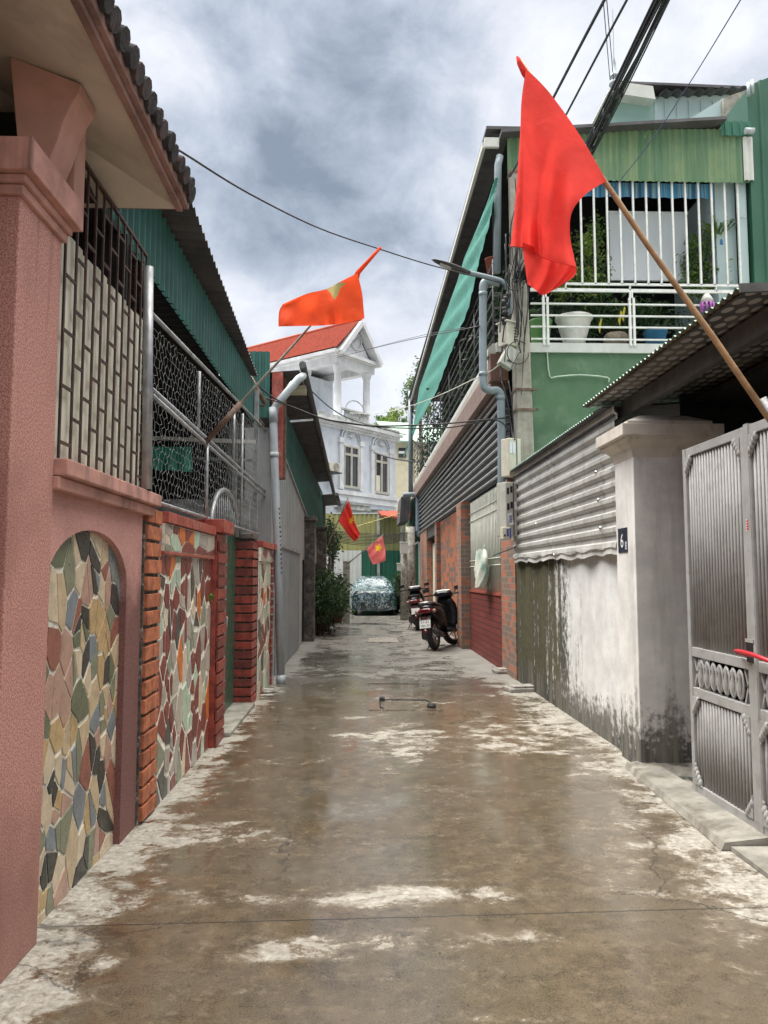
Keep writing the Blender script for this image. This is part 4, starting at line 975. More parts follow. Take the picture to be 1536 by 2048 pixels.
nh = thing('neighbour_house', 'cream house with a pale green sheet roof right of the villa', 'house', (3.2, 47, 0))
X0, X1 = ony(770, 900, 46).x, ony(860, 900, 46).x; zt_ = ony(800, 884, 46).z
b = MB(); b.box(X0 + .3, X1, 46, 54, 0, zt_); b.build('wall', M['cream_wall'], nh)
b = MB(); A = ony(752, 842, 48); B = ony(805, 850, 48); Cc = ony(806, 886, 45.6); D = ony(786, 880, 45.6)
b.prism([A, B + Vector((3, 0, 0)), Cc + Vector((3, 0, 0)), D], (0, 0, -.08)); b.build('roof', M['mint_sheet'], nh)
b = MB(); q0, q1 = ony(797, 896, 45.95), ony(812, 915, 45.95); b.box(q0.x, q1.x, 45.9, 45.98, q1.z, q0.z); wo_ = b.build('window', M['glass_dark'], nh)
b = MB(); b.box(q0.x, q1.x, 45.86, 45.895, q0.z - .35, q0.z - .2); b.build('bar', M['white_paint'], wo_)
# trees behind
def tree(lab, base, crown, rad, n, size, seed, mats=LEAF, tall=None, cl=18):
    rg = random.Random(seed); t_ = thing('leafy_tree', lab, 'tree', base, 'trees behind the houses'); base = Vector(base); crown = Vector(crown)
    b = MB(); b.tube([base, base.lerp(crown, .5) + Vector((.1, 0, 0)), crown], [.2, .14, .07], 8)
    for k in range(7):
        a = rg.uniform(0, 6.28); p = base.lerp(crown, rg.uniform(.55, .95)); b.tube([p, p + Vector((math.cos(a) * rad[0] * .8, math.sin(a) * rad[1] * .8, rg.uniform(.1, .7) * rad[2]))], [.06, .02], 6)
    b.build('trunk', M['teak'], t_)
    b = MB(); leaves(b, crown, rad, n, size, rg, cl, .3); b.build('crown', mats, t_)
q = ony(838, 782, 40); tree('tall slim tree rising behind the shade cloth roof', (q.x + .2, 40, 0), q, (.7, .8, 1.6), 1900, .2, 31, LEAF)
q = ony(765, 843, 52); tree('low leafy crown above the pale green roof beside the villa', (q.x, 52, 0), q, (.6, 1.0, .55), 700, .2, 32, LEAFY)
q = ony(793, 840, 50); tree('bushy yellow green crown above the neighbour roof ridge', (q.x, 50, 0), q, (.75, 1.0, .7), 900, .2, 33, LEAFY)
# ================================================================ right: green house with balconies
XR = 2.32; XO = 2.05; YF = 11.62
gr = thing('green_house', 'two storey green house with a plant filled balcony, louvred mezzanine and brick ground floor', 'house', (4.2, 20, 0))
slab0 = ony(1100, 706, YF).z; slab1 = ony(1100, 692, YF).z
b = MB(); b.box(2.42, 6.0, YF, YF + .25, 0, slab0); b.box(2.6, 6.2, YF + .26, 31, 0, slab0 - .3); b.build('wall', M['green_paint'], gr)
b = MB(); b.box(2.1, 6.0, YF - .04, 13.2, slab0 + .003, slab1 + .04); b.box(2.08, 3.4, 13.2, 30.5, slab0 + .003, slab1); b.build('floor_slab', M['white_slab'], gr)
zt1 = ony(1200, 258, YF).z; zt0 = ony(1200, 366, YF).z
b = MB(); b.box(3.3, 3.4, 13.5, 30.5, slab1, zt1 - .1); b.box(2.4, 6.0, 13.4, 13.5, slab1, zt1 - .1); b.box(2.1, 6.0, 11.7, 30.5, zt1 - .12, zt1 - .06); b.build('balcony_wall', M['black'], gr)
b = MB(); q = ony(1488, 400, YF); b.box(q.x - .12, q.x + .02, YF - .03, YF + .02, zt0 - 1.95, zt1 - .35); b.box(q.x - .42, q.x - .1, YF + .1, 13.4, slab1, zt0 + .1); b.build('corner_post', M['mint_wall'], gr)
fx0, fx1 = ony(1012, 300, YF).x, ony(1490, 300, YF).x
b = MB(); b.corr((fx0, YF - .10, 0), (1, 0, 0), (0, 0, 1), (0, -1, 0), fx1 - fx0, zt0 - .02, lambda q_: zt1 - .10 + .07 * q_ / 3.6, .105, .025, 'sine', smooth=True)
b.build('fascia', M['faded_green'], gr)
b = MB(); A = ony(1000, 272, YF - .15); B = ony(1445, 246, YF - .15); b.bar(A, B, .3, .05); b.bar(A + Vector((-.05, .1, -.03)), (1.98, 31, A.z - .12), .34, .04)
b.box(2.0, 6.2, YF + .05, 31, zt1 + .0, zt1 + .05); b.build('roof', M['dark_sheet'], gr)
b = MB(); A = ony(999, 283, YF - .1); b.bar((1.93, A.y, A.z - .06), (1.93, 30.5, A.z - .16), .05, .10); b.box(1.93, 2.16, A.y - .06, A.y + .0, A.z - .12, A.z + .03); b.build('gutter', M['white_slab'], gr)
b = MB(); q0, q1 = ony(1440, 244, YF - .14), ony(1502, 274, YF - .14); b.corr((q0.x, YF - .16, q1.z), (1, 0, 0), (0, 0, 1), (0, -1, 0), q1.x - q0.x, 0, q0.z - q1.z, .12, .02, 'trap'); b.build('flashing', M['deep_green_sheet'], gr)
b = MB(); q0, q1 = ony(1484, 275, YF - .12), ony(1504, 362, YF - .12); b.corr((q0.x, YF - .135, q1.z), (1, 0, 0), (0, 0, 1), (0, -1, 0), .16, 0, q0.z - q1.z, .08, .02, 'sine'); b.build('end_sheet', M['white_slab'], gr)
# ground floor on the lane
b = MB(); b.box(XR - .01, XR + .28, YF - .2, 12.55, 0, 3.1); b.build('brick_pillar', M['pale_brick'], gr)
b = MB(); b.box(XR + .0, XR + .2, 12.56, 16.2, 0, 1.2); b.build('tiled_dado', M['red_plank'], gr)
b = MB(); b.box(XR - .02, XR + .2, 12.56, 16.2, 1.203, 1.245); b.build('dado_cap', M['red_coping'], gr)
pilx = onz(926, 1300).x
b = MB(); b.box(pilx + .0, XR + .3, 16.25, 17.0, 0, 3.1); b.build('brick_pillar', M['pale_brick'], gr)
b = MB(); b.box(XR + .03, XR + .3, 17.01, 22.4, 0, 3.1); b.build('brick_wall', M['mixed_brick'], gr)
b = MB(); b.box(XR - .09, XR + .3, 22.41, 22.9, 0, 3.1); b.build('brick_pillar', M['pale_brick'], gr)
b = MB(); b.box(XR - .1, XR + .3, 25.6, 28.3, 0, 3.1); b.build('brick_pillar', M['pale_brick'], gr)
b = MB(); b.box(XR + .1, XR + .25, 22.91, 25.59, 0, 2.6); b.build('doorway', M['cream_panel'], gr)
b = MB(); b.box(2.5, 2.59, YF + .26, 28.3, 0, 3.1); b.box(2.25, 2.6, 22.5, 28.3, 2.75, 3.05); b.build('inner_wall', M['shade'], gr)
b = MB(); b.box(XR + .06, XR + .09, 12.0, 30.5, 2.84, 3.12); b.build('green_band', M['green_sheet'], gr)
b = MB(); b.corr((XR + .1, 12.58, 1.25), (0, 1, 0), (0, 0, 1), (-1, 0, 0), 3.65, 0, 1.82, .11, .02, 'trap'); b.build('window_sheet', M['cream_panel'] if False else mk('pale_green_sheet', (.24, .28, .255), .5, var=.1, vs_=1.5, streak=((.3, .32, .28), .4, 5)), gr)
b = MB(); y = 12.62
while y < 16.2: b.tube([(XR + .015, y, 1.25), (XR + .015, y, 3.06)], .013, 5); y += .15
for z in (1.72, 1.84, 2.66, 2.82): b.tube([(XR, 12.58, z), (XR, 16.22, z)], .011, 5)
b.build('window_grille', mk('cream_bars', (.66, .66, .58), .5, var=.12), gr)
# louvres and beam
lb = (onx(995, 962, 2.2).z + onx(838, 1062, 2.2).z) / 2
lt = onx(990, 752, 2.2).z - .06
b = MB(); nl = 12
for i in range(nl):
    z = lb + (lt - lb) * i / (nl - 1); b.obox((2.19, 20.8, z), (.016, 0, -.006), (0, 9.0, 0), (.002, 0, .0065))
b.build('louvre', M['slat'], gr)
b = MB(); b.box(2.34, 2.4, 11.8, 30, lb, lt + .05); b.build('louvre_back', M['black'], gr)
bz0, bz1 = onx(985, 760, XO).z, onx(985, 722, XO).z
bz0 = (bz0 + onx(838, 985, XO).z) / 2; bz1 = bz0 + .36
b = MB(); b.box(XO, XO + .3, 11.85, 30, bz0, bz1); b.build('beam', M['brown_beam'], gr)
b = MB(); b.box(XO + .03, XO + .35, 11.85, 30, bz1 + .003, bz1 + .15); b.build('ledge', M['beige_ledge'], gr)
b = MB(); q = ony(994, 738, 11.7); b.box(q.x - .12, q.x + .16, 11.62, 11.84, q.z - .2, q.z + .22)
for i in range(7): b.box(q.x - .12 + i * .041, q.x - .1 + i * .041, 11.605, 11.618, q.z - .2, q.z + .2)
b.build('beam_end', M['brown_tin'], gr)
b = MB(); q = ony(995, 700, 11.68)
b.loft([[Vector((q.x + dx * .16, 11.66, q.z + dz * .1)) for dx, dz in ((-1, -1), (-.9, .3), (-.5, 1), (.6, 1), (1, .5), (1, -1))], [Vector((q.x + dx * .16, 11.9, q.z + dz * .1)) for dx, dz in ((-1, -1), (-.9, .3), (-.5, 1), (.6, 1), (1, .5), (1, -1))]], smooth=False); b.build('vent_hood', M['box_grey'], gr)
# curly bracket under the beam end
b = MB()
for i in range(7):
    c = ony(1018, 800 + i * 14, 11.75); b.tube([c + Vector((-.05, 0, .06)), c + Vector((.05, 0, .05)), c + Vector((.08, 0, 0)), c + Vector((.03, 0, -.04)), c + Vector((-.05, 0, -.03))], .014, 6)
b.build('scroll_bracket', M['matt_black'], gr)
# balcony rails
b = MB(); z = slab1 + .18
for k in range(7):
    b.tube([(2.1, 11.75, z), (2.1, 30, z)], .014, 5); z += .2
for i in range(10): y = 11.8 + i * 2.0; b.tube([(2.1, y, slab1), (2.1, y, slab1 + 1.45)], .016, 5)
for k in range(5): zq = ony(995, 590 + 25 * k, 11.66).z; b.bar((2.1, 11.68, zq), (2.5, 11.68, zq), .03, .035)
b.build('lane_railing', mk('dull_railing', (.085, .09, .09), .5, var=.2), gr)
def zf_(py, px=1200): return ony(px, py, YF - .03).z
b = MB(); x0, x1 = ony(1060, 600, YF).x, ony(1490, 600, YF).x
for py, th_ in ((581, .05), (608.6, .022), (632, .022), (654.6, .022), (679, .022)): b.bar((x0, YF - .03, zf_(py)), (x1, YF - .03, zf_(py)), .04, th_)
for px in (1086, 1094, 1258, 1266): x = ony(px, 640, YF).x; b.box(x - .018, x + .018, YF - .06, YF - .02, slab1, zf_(596))
for px in (1085, 1090, 1258, 1262): x = ony(px, 590, YF).x; b.box(x - .012, x + .012, YF - .055, YF - .025, zf_(596), zf_(584))
b.build('front_railing', M['white_paint'], gr)
b = MB()
for i in range(13): x = ony(1161 + 26.2 * i, 470, YF).x; b.box(x - .014, x + .014, YF - .055, YF - .025, zf_(569), zt0 + .05)
b.bar((ony(1130, 570, YF).x, YF - .04, zf_(569)), (ony(1486, 570, YF).x, YF - .04, zf_(569)), .03, .035)
for px in (1130, 1258, 1430): x = ony(px, 575, YF).x; b.box(x - .012, x + .012, YF - .05, YF - .02, zf_(581), zf_(569))
b.build('window_bars', M['white_paint'], gr)
b = MB(); q0, q1 = ony(1217, 428, 12.15), ony(1375, 563, 12.15); b.box(q0.x, q1.x, 12.12, 12.17, q1.z, q0.z); b.box(q0.x - .03, q1.x + .03, 12.1, 12.19, q0.z, q0.z + .03); b.build('panel', M['grey_board'], gr)
b = MB(); q0, q1 = ony(1150, 364, 11.75), ony(1470, 398, 11.75)
b.grid([[Vector((q0.x + (q1.x - q0.x) * i / 60, 11.75 + .02 * math.sin(i * .9) * j / 3, q0.z + (q1.z - q0.z) * j / 3)) for i in range(61)] for j in range(4)]); b.build('valance', M['stripes'], gr)
b = MB(); pts = [ony(x, y, YF - .03) for x, y in ((1086, 588), (1091, 660), (1094, 700), (1099, 752), (1115, 753), (1160, 750), (1214, 755), (1216, 765))]; b.tube(smooth_path(pts, 3), .012, 6); b.build('conduit', M['green_pot'] if False else mk('pale_green_conduit', (.42, .52, .42), .5), gr)
# shade cloth
LE = [(993, 355), (977, 397), (959, 444), (929, 515), (914, 564), (896, 614), (871, 680), (856, 727), (839, 774), (827, 849), (802, 927)]
RE = [(995, 357), (987, 400), (978, 450), (958, 522), (950, 561), (936, 620), (914, 672), (893, 728), (876, 776), (834, 853), (803, 925)]
rows_ = []
for i in range(len(LE) - 1):
    for k in range(6):
        t = k / 6; l = (LE[i][0] + (LE[i + 1][0] - LE[i][0]) * t, LE[i][1] + (LE[i + 1][1] - LE[i][1]) * t); r_ = (RE[i][0] + (RE[i + 1][0] - RE[i][0]) * t, RE[i][1] + (RE[i + 1][1] - RE[i][1]) * t)
        a, c = onx(*l, 1.99), onx(*r_, 1.99); n_ = len(rows_)
        rows_.append([a.lerp(c, j / 8) + Vector((.035 * math.sin(n_ * .8 + j) * math.sin(math.pi * j / 8), 0, .03 * math.sin(n_ * 1.9) * (j == 8))) for j in range(9)])
b = MB(); b.grid(rows_); tag(b.build('shade_cloth', M['shadecloth']), 'long teal shade cloth hung under the eave of the green house', 'shade cloth')
b = MB(); rg = random.Random(14)
for i in range(26): y = 11.9 + i * .7; leaves(b, (2.55, y, slab1 + .75 + .3 * math.sin(i)), (.42, .5, .75), 95, .16, rg, 5, .5)
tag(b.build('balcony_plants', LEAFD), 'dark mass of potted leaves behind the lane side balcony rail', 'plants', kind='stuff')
# balcony pots and plants
def pot(name, lab, px0, px1, py0, py1, y, m, prof='plain', z0=None, group='balcony pots'):
    c0, c1 = ony(px0, py1, y), ony(px1, py1, y); c = (c0 + c1) / 2; r_ = (c1.x - c0.x) / 2; h = ony(px0, py0, y).z - c.z
    P = {'plain': [(.0, 0), (.74, 0), (.97, .9), (1.03, .9), (1.03, 1), (.92, 1), (.86, .75), (0, .75)],
         'fancy': [(0, 0), (.56, 0), (.62, .06), (.60, .10), (.78, .45), (.92, .78), (.98, .86), (1.05, .9), (1.05, .98), (.94, 1), (.86, .8), (0, .8)],
         'round': [(0, 0), (.7, 0), (1.0, .4), (.96, .8), (.8, 1), (.72, .85), (0, .85)]}[prof]
    mb_ = MB(); mb_.lathe(c, [(a * r_, b_ * h) for a, b_ in P], 24); return tag(mb_.build(name, m, bevel=0), lab, 'pot', group)
pot('flower_pot', 'large white ornate pot on the green house balcony', 1113, 1184, 634, 691, 11.9, M['white_pot'], 'fancy')
pot('flower_pot', 'green plastic tub beside the white balcony pot', 1058, 1104, 642, 691, 11.86, M['green_pot'])
pot('flower_pot', 'squat stone coloured bowl behind the balcony rail', 1208, 1256, 668, 691, 11.9, M['brown_pot'], 'round')
pot('flower_pot', 'blue plastic pot at the right of the balcony', 1288, 1334, 664, 691, 11.9, M['blue_pot'])
pot('flower_pot', 'red brown pot high behind the big grey downpipe', 970, 1001, 518, 545, 12.3, M['terracotta'])
pot('hanging_basket', 'small dark slatted basket hanging in the balcony bars', 1428, 1449, 478, 502, 11.8, M['blue_pot'], 'round', group='hanging things')
def plant(lab, c, rad, n, size, seed, mats=LEAF, cl=12, bl=0, bl_L=.5):
    rg = random.Random(seed); b_ = MB()
    if n: leaves(b_, c, rad, n, size, rg, cl, .4)
    if bl:
        for _ in range(bl // 14): blades(b_, Vector(c) + Vector((rg.uniform(-1, 1) * rad[0] * .6, rg.uniform(-1, 1) * rad[1] * .5, -rad[2] * .5)), 14, bl_L, .025, rg)
    t_ = thing('potted_plant', lab, 'plant', (c[0], c[1], c[2] - rad[2]), 'balcony plants')
    b_.build('foliage', mats, t_)
    s_ = MB()
    for k in range(5): s_.tube([(c[0] + .03 * k - .06, c[1], c[2] - rad[2]), (c[0] + rg.uniform(-.7, .7) * rad[0], c[1] + rg.uniform(-.5, .5) * rad[1], c[2] + rg.uniform(-.2, .6) * rad[2])], .008, 5)
    s_.build('stem', M['teak'], t_)
q = ony(1182, 520, 11.85); plant('bushy green shrub pressing through the balcony bars beside the red flag', q, (.36, .2, .6), 1500, .085, 41, LEAFY)
q = ony(1130, 560, 11.75); plant('low leafy shrub spilling over the rail below the red flag', q, (.3, .2, .28), 500, .085, 42, LEAFY)
q = ony(1396, 530, 12.0); plant('yellow green shrub right of the grey panel', q, (.30, .2, .55), 1100, .085, 43, LEAFY)
q = ony(1440, 470, 11.85); plant('spidery hanging plant in the balcony corner', q, (.32, .2, .38), 60, .08, 44, LEAFY, 8, 112, .55)
q = ony(1440, 555, 11.9); plant('small shrub at the foot of the balcony bars on the right', q, (.34, .2, .2), 500, .08, 45, LEAFY)
q = ony(1235, 640, 12.2); plant('dark strappy plant behind the lower balcony rail', q, (1.2, .3, .34), 800, .11, 46, [LEAFD[1], LEAFD[2], LEAF[1]], 16, 252, .6)
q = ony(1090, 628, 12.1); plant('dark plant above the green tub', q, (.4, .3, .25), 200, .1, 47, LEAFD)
b = MB(); 
for x, y in ((1236, 640), (1243, 632), (1196, 655)):
    p = ony(x, y, 11.85); b.add([p, p + Vector((.05, 0, .16)), p + Vector((.07, 0, .13)), p + Vector((.03, .01, -.1))], [(0, 1, 2, 3)])
tag(b.build('yellow_leaf', mk('yellow_leaf', (.55, .48, .06), .5)), 'bright yellow leaves above the stone bowl', 'leaf')
t_ = thing('wind_chime', 'purple and white ornament on the balcony rail above the canopy', 'ornament', ony(1414, 622, 11.5))
c = ony(1414, 605, 11.5); b = MB(); b.lathe(c, [(.05, .0), (.10, .03), (.06, .10), (.03, .14), (0, .15)], 12); b.build('cap', M['white_pot'], t_)
b = MB()
for k in range(9): a = k * .7; p = c + Vector((.09 * math.cos(a), .09 * math.sin(a), -.01)); b.tube([p, p + Vector((0, 0, -.12))], [.018, .012], 6)
b.build('tassel', M['purple'], t_)

# right hand neighbour and the house behind
b = MB(); x0 = ony(1503, 400, 11.5).x
nb = thing('green_sheet_building', 'tall bottle green ribbed sheet building at the right edge', 'building', (x0 + 1.5, 14, 0))
zz0 = ony(1503, 172, 11.5).z
b.corr((x0, 11.5, 0), (1, 0, 0), (0, 0, 1), (0, -1, 0), 4, 0, lambda q_: zz0 + q_ * .42, .24, .03, 'rib'); b.box(x0 + .01, x0 + 4, 11.52, 20, 0, zz0 - .05); b.build('wall', M['right_green'], nb)
b = MB(); 
for px, py in ((1497, 165), (1505, 160)): q = ony(px, py + 12, 11.4); b.tube([q + Vector((0, 0, -.12)), q + Vector((0, 0, .1))], .025, 8)
q = ony(1500, 262, 11.4); b.tube([q + Vector((-.08, 0, 0)), q + Vector((.06, 0, 0))], .05, 10); b.build('pipe_stub', M['pvc'], nb)
bh = thing('upper_house', 'pale teal house with a wavy sheet roof rising behind the green balcony', 'house', ony(1350, 260, 18))
YB = 17.0
def bp(x, y, yy=YB): return ony(x, y, yy)
b = MB(); b.prism([bp(1190, 300), bp(1206, 225), bp(1222, 182), bp(1309, 196), bp(1309, 300)], (0, 4, 0)); b.build('side_wall', M['teal_wall'], bh)
b = MB(); b.prism([bp(1309.5, 300, YB - .02), bp(1309.5, 194, YB - .02), bp(1490, 188, YB - .02), bp(1490, 300, YB - .02)], (0, 3.9, 0))
for i in range(7): q = bp(1330 + i * 24, 200, YB - .03); b.box(q.x - .012, q.x + .012, YB - .06, YB - .021, q.z - 1, q.z - .02)
b.build('front_wall', M['mint_wall'], bh)
b = MB(); b.prism([bp(1216, 184, YB - .3), bp(1226, 162, YB - .3), bp(1306, 172, YB - .3), bp(1311, 198, YB - .3)], (0, 4.6, 0)); b.build('eave', M['white_slab'], bh)
b = MB(); A, B = bp(1322, 184, YB - .35), bp(1500, 176, YB - .35); b.corr(A, (B - A), (0, 1, .1), (0, 0, 1), (B - A).length, 0, 4.5, .26, .07, 'sine', smooth=True); b.prism([bp(1226, 161, YB - .2), bp(1495, 172, YB - .2), bp(1495, 178, YB - .2), bp(1226, 165, YB - .2)], (0, 4.4, 0)); b.build('roof', M['dark_sheet'], bh)
b = MB(); b.prism([bp(1340, 262, 14.5), bp(1448, 195, 14.5), bp(1448, 262, 14.5)], (0, .25, 0)); b.build('parapet', M['mint_wall'], bh)
b = MB(); b.prism([bp(1447, 250, 14.4), bp(1447, 196, 14.4), bp(1497, 178, 14.4), bp(1497, 250, 14.4)], (0, .3, 0)); b.build('concrete_block', M['mossy_pole'] if False else M['kerb'], bh)
fi = thing('lightning_rod', 'grey lightning rod with stacked insulators behind the cable bundle', 'lightning rod', ony(1229, 230, 15.5))
c = ony(1229, 168, 15.5); b = MB(); b.tube([ony(1205, 260, 15.5), c], .03, 8); b.lathe(c, [(.05, -.1), (.12, -.02), (.1, .05), (.05, .1), (.1, .14), (.09, .2), (.045, .25), (.04, .45), (.01, .62), (.006, 1.7)], 12); b.build('rod', M['pvc_blue'], fi)

# ================================================================ right: lot number 6
lw = thing('lime_wall', 'whitewashed wall with dark green mould streaks below grey ribbed sheeting', 'wall', (2.4, 9, 0))
b = MB(); b.box(XR, XR + .2, 6.69, 11.36, 0, 1.78); b.build('wall', M['limewall'], lw)
b = MB(); rows_ = []
z = 1.725; zp = []
PR = ((0, .0), (.045, .0), (.06, .022), (.075, .03), (.115, .03), (.13, .0))
while z < 3.05:
    for a, e in PR[:5]: zp.append((z + a, e))
    z += .135
for i in range(41):
    y = 6.69 + (11.3 - 6.69) * i / 40
    rows_.append([Vector((XR - .03 - e - (.035 * max(0, 1 - k / 5)) * (1 + .6 * math.sin(i * .9)), y, zz_ + (.012 * math.sin(i * 1.3) + .008 * math.sin(i * .4) if k < 3 else 0))) for k, (zz_, e) in enumerate(zp)])
b.grid(rows_, smooth=False); b.build('ribbed_sheet', M['steel_sheet'], lw)
b = MB(); rg = random.Random(3)
for y, z in ((7.15, 1.99), (7.2, 2.26), (7.25, 2.53), (8.9, 1.78), (6.95, 1.82), (9.8, 2.2)): b.lathe((XR - .055, y, z), [(.02, -.01), (.02, .012), (.008, .02), (0, .02)], 8, axis=(-1, 0, 0))
b.build('screw', M['silver'], lw)
b = MB(); b.box(XR + .03, XR + .25, 11.37, 11.42, 0, 3.1); b.build('gap_shade', M['black'], lw)  # black strip painting in the dark of the narrow gap
PX0, PX1, PY0, PY1, PZ = 2.25, 2.84, 6.22, 6.68, 2.58
gp6 = thing('white_gate_pillar', 'stained white gate pillar with a stepped cap and number plate 6', 'pillar', ((PX0 + PX1) / 2, 6.45, 0))
b = MB(); b.box(PX0, PX1, PY0, PY1, 0, PZ); b.build('shaft', M['limepillar'], gp6, bevel=.006)
b = MB()
b.loft([[Vector((x, y, z)) for x, y in ((PX0 - e, PY0 - e), (PX1 + e, PY0 - e), (PX1 + e, PY1 + e), (PX0 - e, PY1 + e))] for e, z in ((.002, PZ - .06), (.02, PZ), (.03, PZ + .02), (.085, PZ + .07), (.095, PZ + .075), (.095, PZ + .1), (.125, PZ + .105), (.125, PZ + .2), (.06, PZ + .205), (.06, PZ + .235), (-.1, PZ + .31))], smooth=False)
b.build('cap', M['limecap'], gp6, bevel=.004)
pl = MB(); q0, q1 = onx(1237, 1060, PX0), onx(1256, 1103, PX0); yA, yB = q0.y, q1.y; zA_, zB_ = q1.z - .005, q0.z + .01
pl.box(PX0 - .006, PX0 - .001, yB, yA, zA_, zB_); plo = pl.build('number_plate', [M['navy']], gp6)
tx = MB(); put_text(tx, '6', .17, (PX0 - .0075, (yA * .55 + yB * .45), (zA_ + zB_) / 2 - .01), (0, -1, 0), (0, 0, 1), .95)
for k in range(5):
    zq = zA_ + .025 + k * .014; tx.box(PX0 - .0085, PX0 - .0065, yB + .008, yB + .045, zq, zq + .007)
tx.build('numeral', M['white_ink'], plo)
b = MB(); rg = random.Random(19); rows_ = []
for i in range(15):
    x = 2.2 + .66 * i / 14; h = .045 + .02 * rg.random(); d_ = (.34 + .05 * rg.random()) * (1 - .55 * abs(i / 14 - .62))
    rows_.append([Vector((x, PY0 - d_ * t * t ** .2 if t else PY0 + .01, h * (1 - t) ** .8 + .002)) for t in (0, .25, .5, .75, 1.0)])
b.grid(rows_); b.build('mortar_foot', M['skirt'], gp6)
# canopies
lc = thing('sheet_canopy', 'low ribbed canopy strip running along the lime wall', 'canopy', (2.6, 9.2, 3))
zc_ = (onx(1010, 940, 2.18).z + onx(1165, 857, 2.18).z) / 2
b = MB(); b.corr((2.18, 6.75, zc_), (0, 1, 0), (1, 0, .06), (0, 0, 1), 5.2, 0, 3.0, .078, .022, 'sine', smooth=True); b.build('top_sheet', M['mint_sheet'], lc)
b = MB(); b.corr((2.185, 6.75, zc_ - .006), (0, 1, 0), (1, 0, .06), (0, 0, 1), 5.2, 0, 3.0, .078, .022, 'sine', smooth=True); b.box(2.27, 2.31, 6.75, 11.4, zc_ - .08, zc_ - .015); b.build('under_sheet', M['dark_sheet'], lc)
uc = thing('sheet_canopy', 'ribbed canopy with hexagon patterned foam underside above the grey gate', 'canopy', (2.6, 5.6, 3))
E0, E1 = onx(1165, 805, 2.1), onx(1478, 600, 2.1); zu = (E0.z + E1.z) / 2 + .01
Lu = E0.y - E1.y
b = MB(); b.corr((2.1, E1.y, zu), (0, 1, 0), (1, 0, .05), (0, 0, 1), Lu, 0, 3.8, .078, .022, 'sine', smooth=True); b.build('top_sheet', M['mint_sheet'], uc)
b = MB(); b.corr((2.105, E1.y, zu - .006), (0, 1, 0), (1, 0, .05), (0, 0, 1), Lu, 0, .16, .078, .022, 'sine', smooth=True); b.build('edge_sheet', M['rust'] if False else mk('tan_weathered_edge', (.17, .145, .105), .7, var=.4, vs_=6), uc)
b = MB(); b.add([(2.13, E1.y, zu - .014), (2.13, E0.y, zu - .014), (5.9, E0.y, zu + .17), (5.9, E1.y, zu + .17)], [(0, 1, 2, 3)]); b.build('foam_lining', M['hexpat'], uc)
b = MB(); b.box(2.36, 2.42, E1.y, E0.y + .1, zu - .17, zu - .03); b.bar((2.1, E1.y - .012, zu + .0), (5.9, E1.y - .012, zu + .19), .02, .05); b.build('purlin', M['shade'] if False else mk('dull_purlin', (.11, .105, .10), .6, var=.3, metal=.3), uc)
rm = thing('gate_yard', 'unlit covered yard behind the grey gate', 'yard', (4.4, 4.8, 0))
b = MB(); b.box(6.1, 6.2, 1.8, 6.7, 0, 3.2); b.box(2.86, 6.1, 6.66, 6.7, 0, 3.2); b.box(2.6, 6.1, 1.7, 1.8, 0, 3.2); b.box(2.44, 6.1, 1.8, E1.y - .04, zu - .1, zu - .06); b.box(2.9, 6.1, E1.y, 6.65, zu - .1, zu - .06); b.build('wall', M['black'], rm)  # unseen near roof slab is added to keep daylight out of the yard
b = MB(); b.box(2.5, 6.1, 1.8, 6.66, .004, .012); b.build('yard_floor', M['shade'], rm)

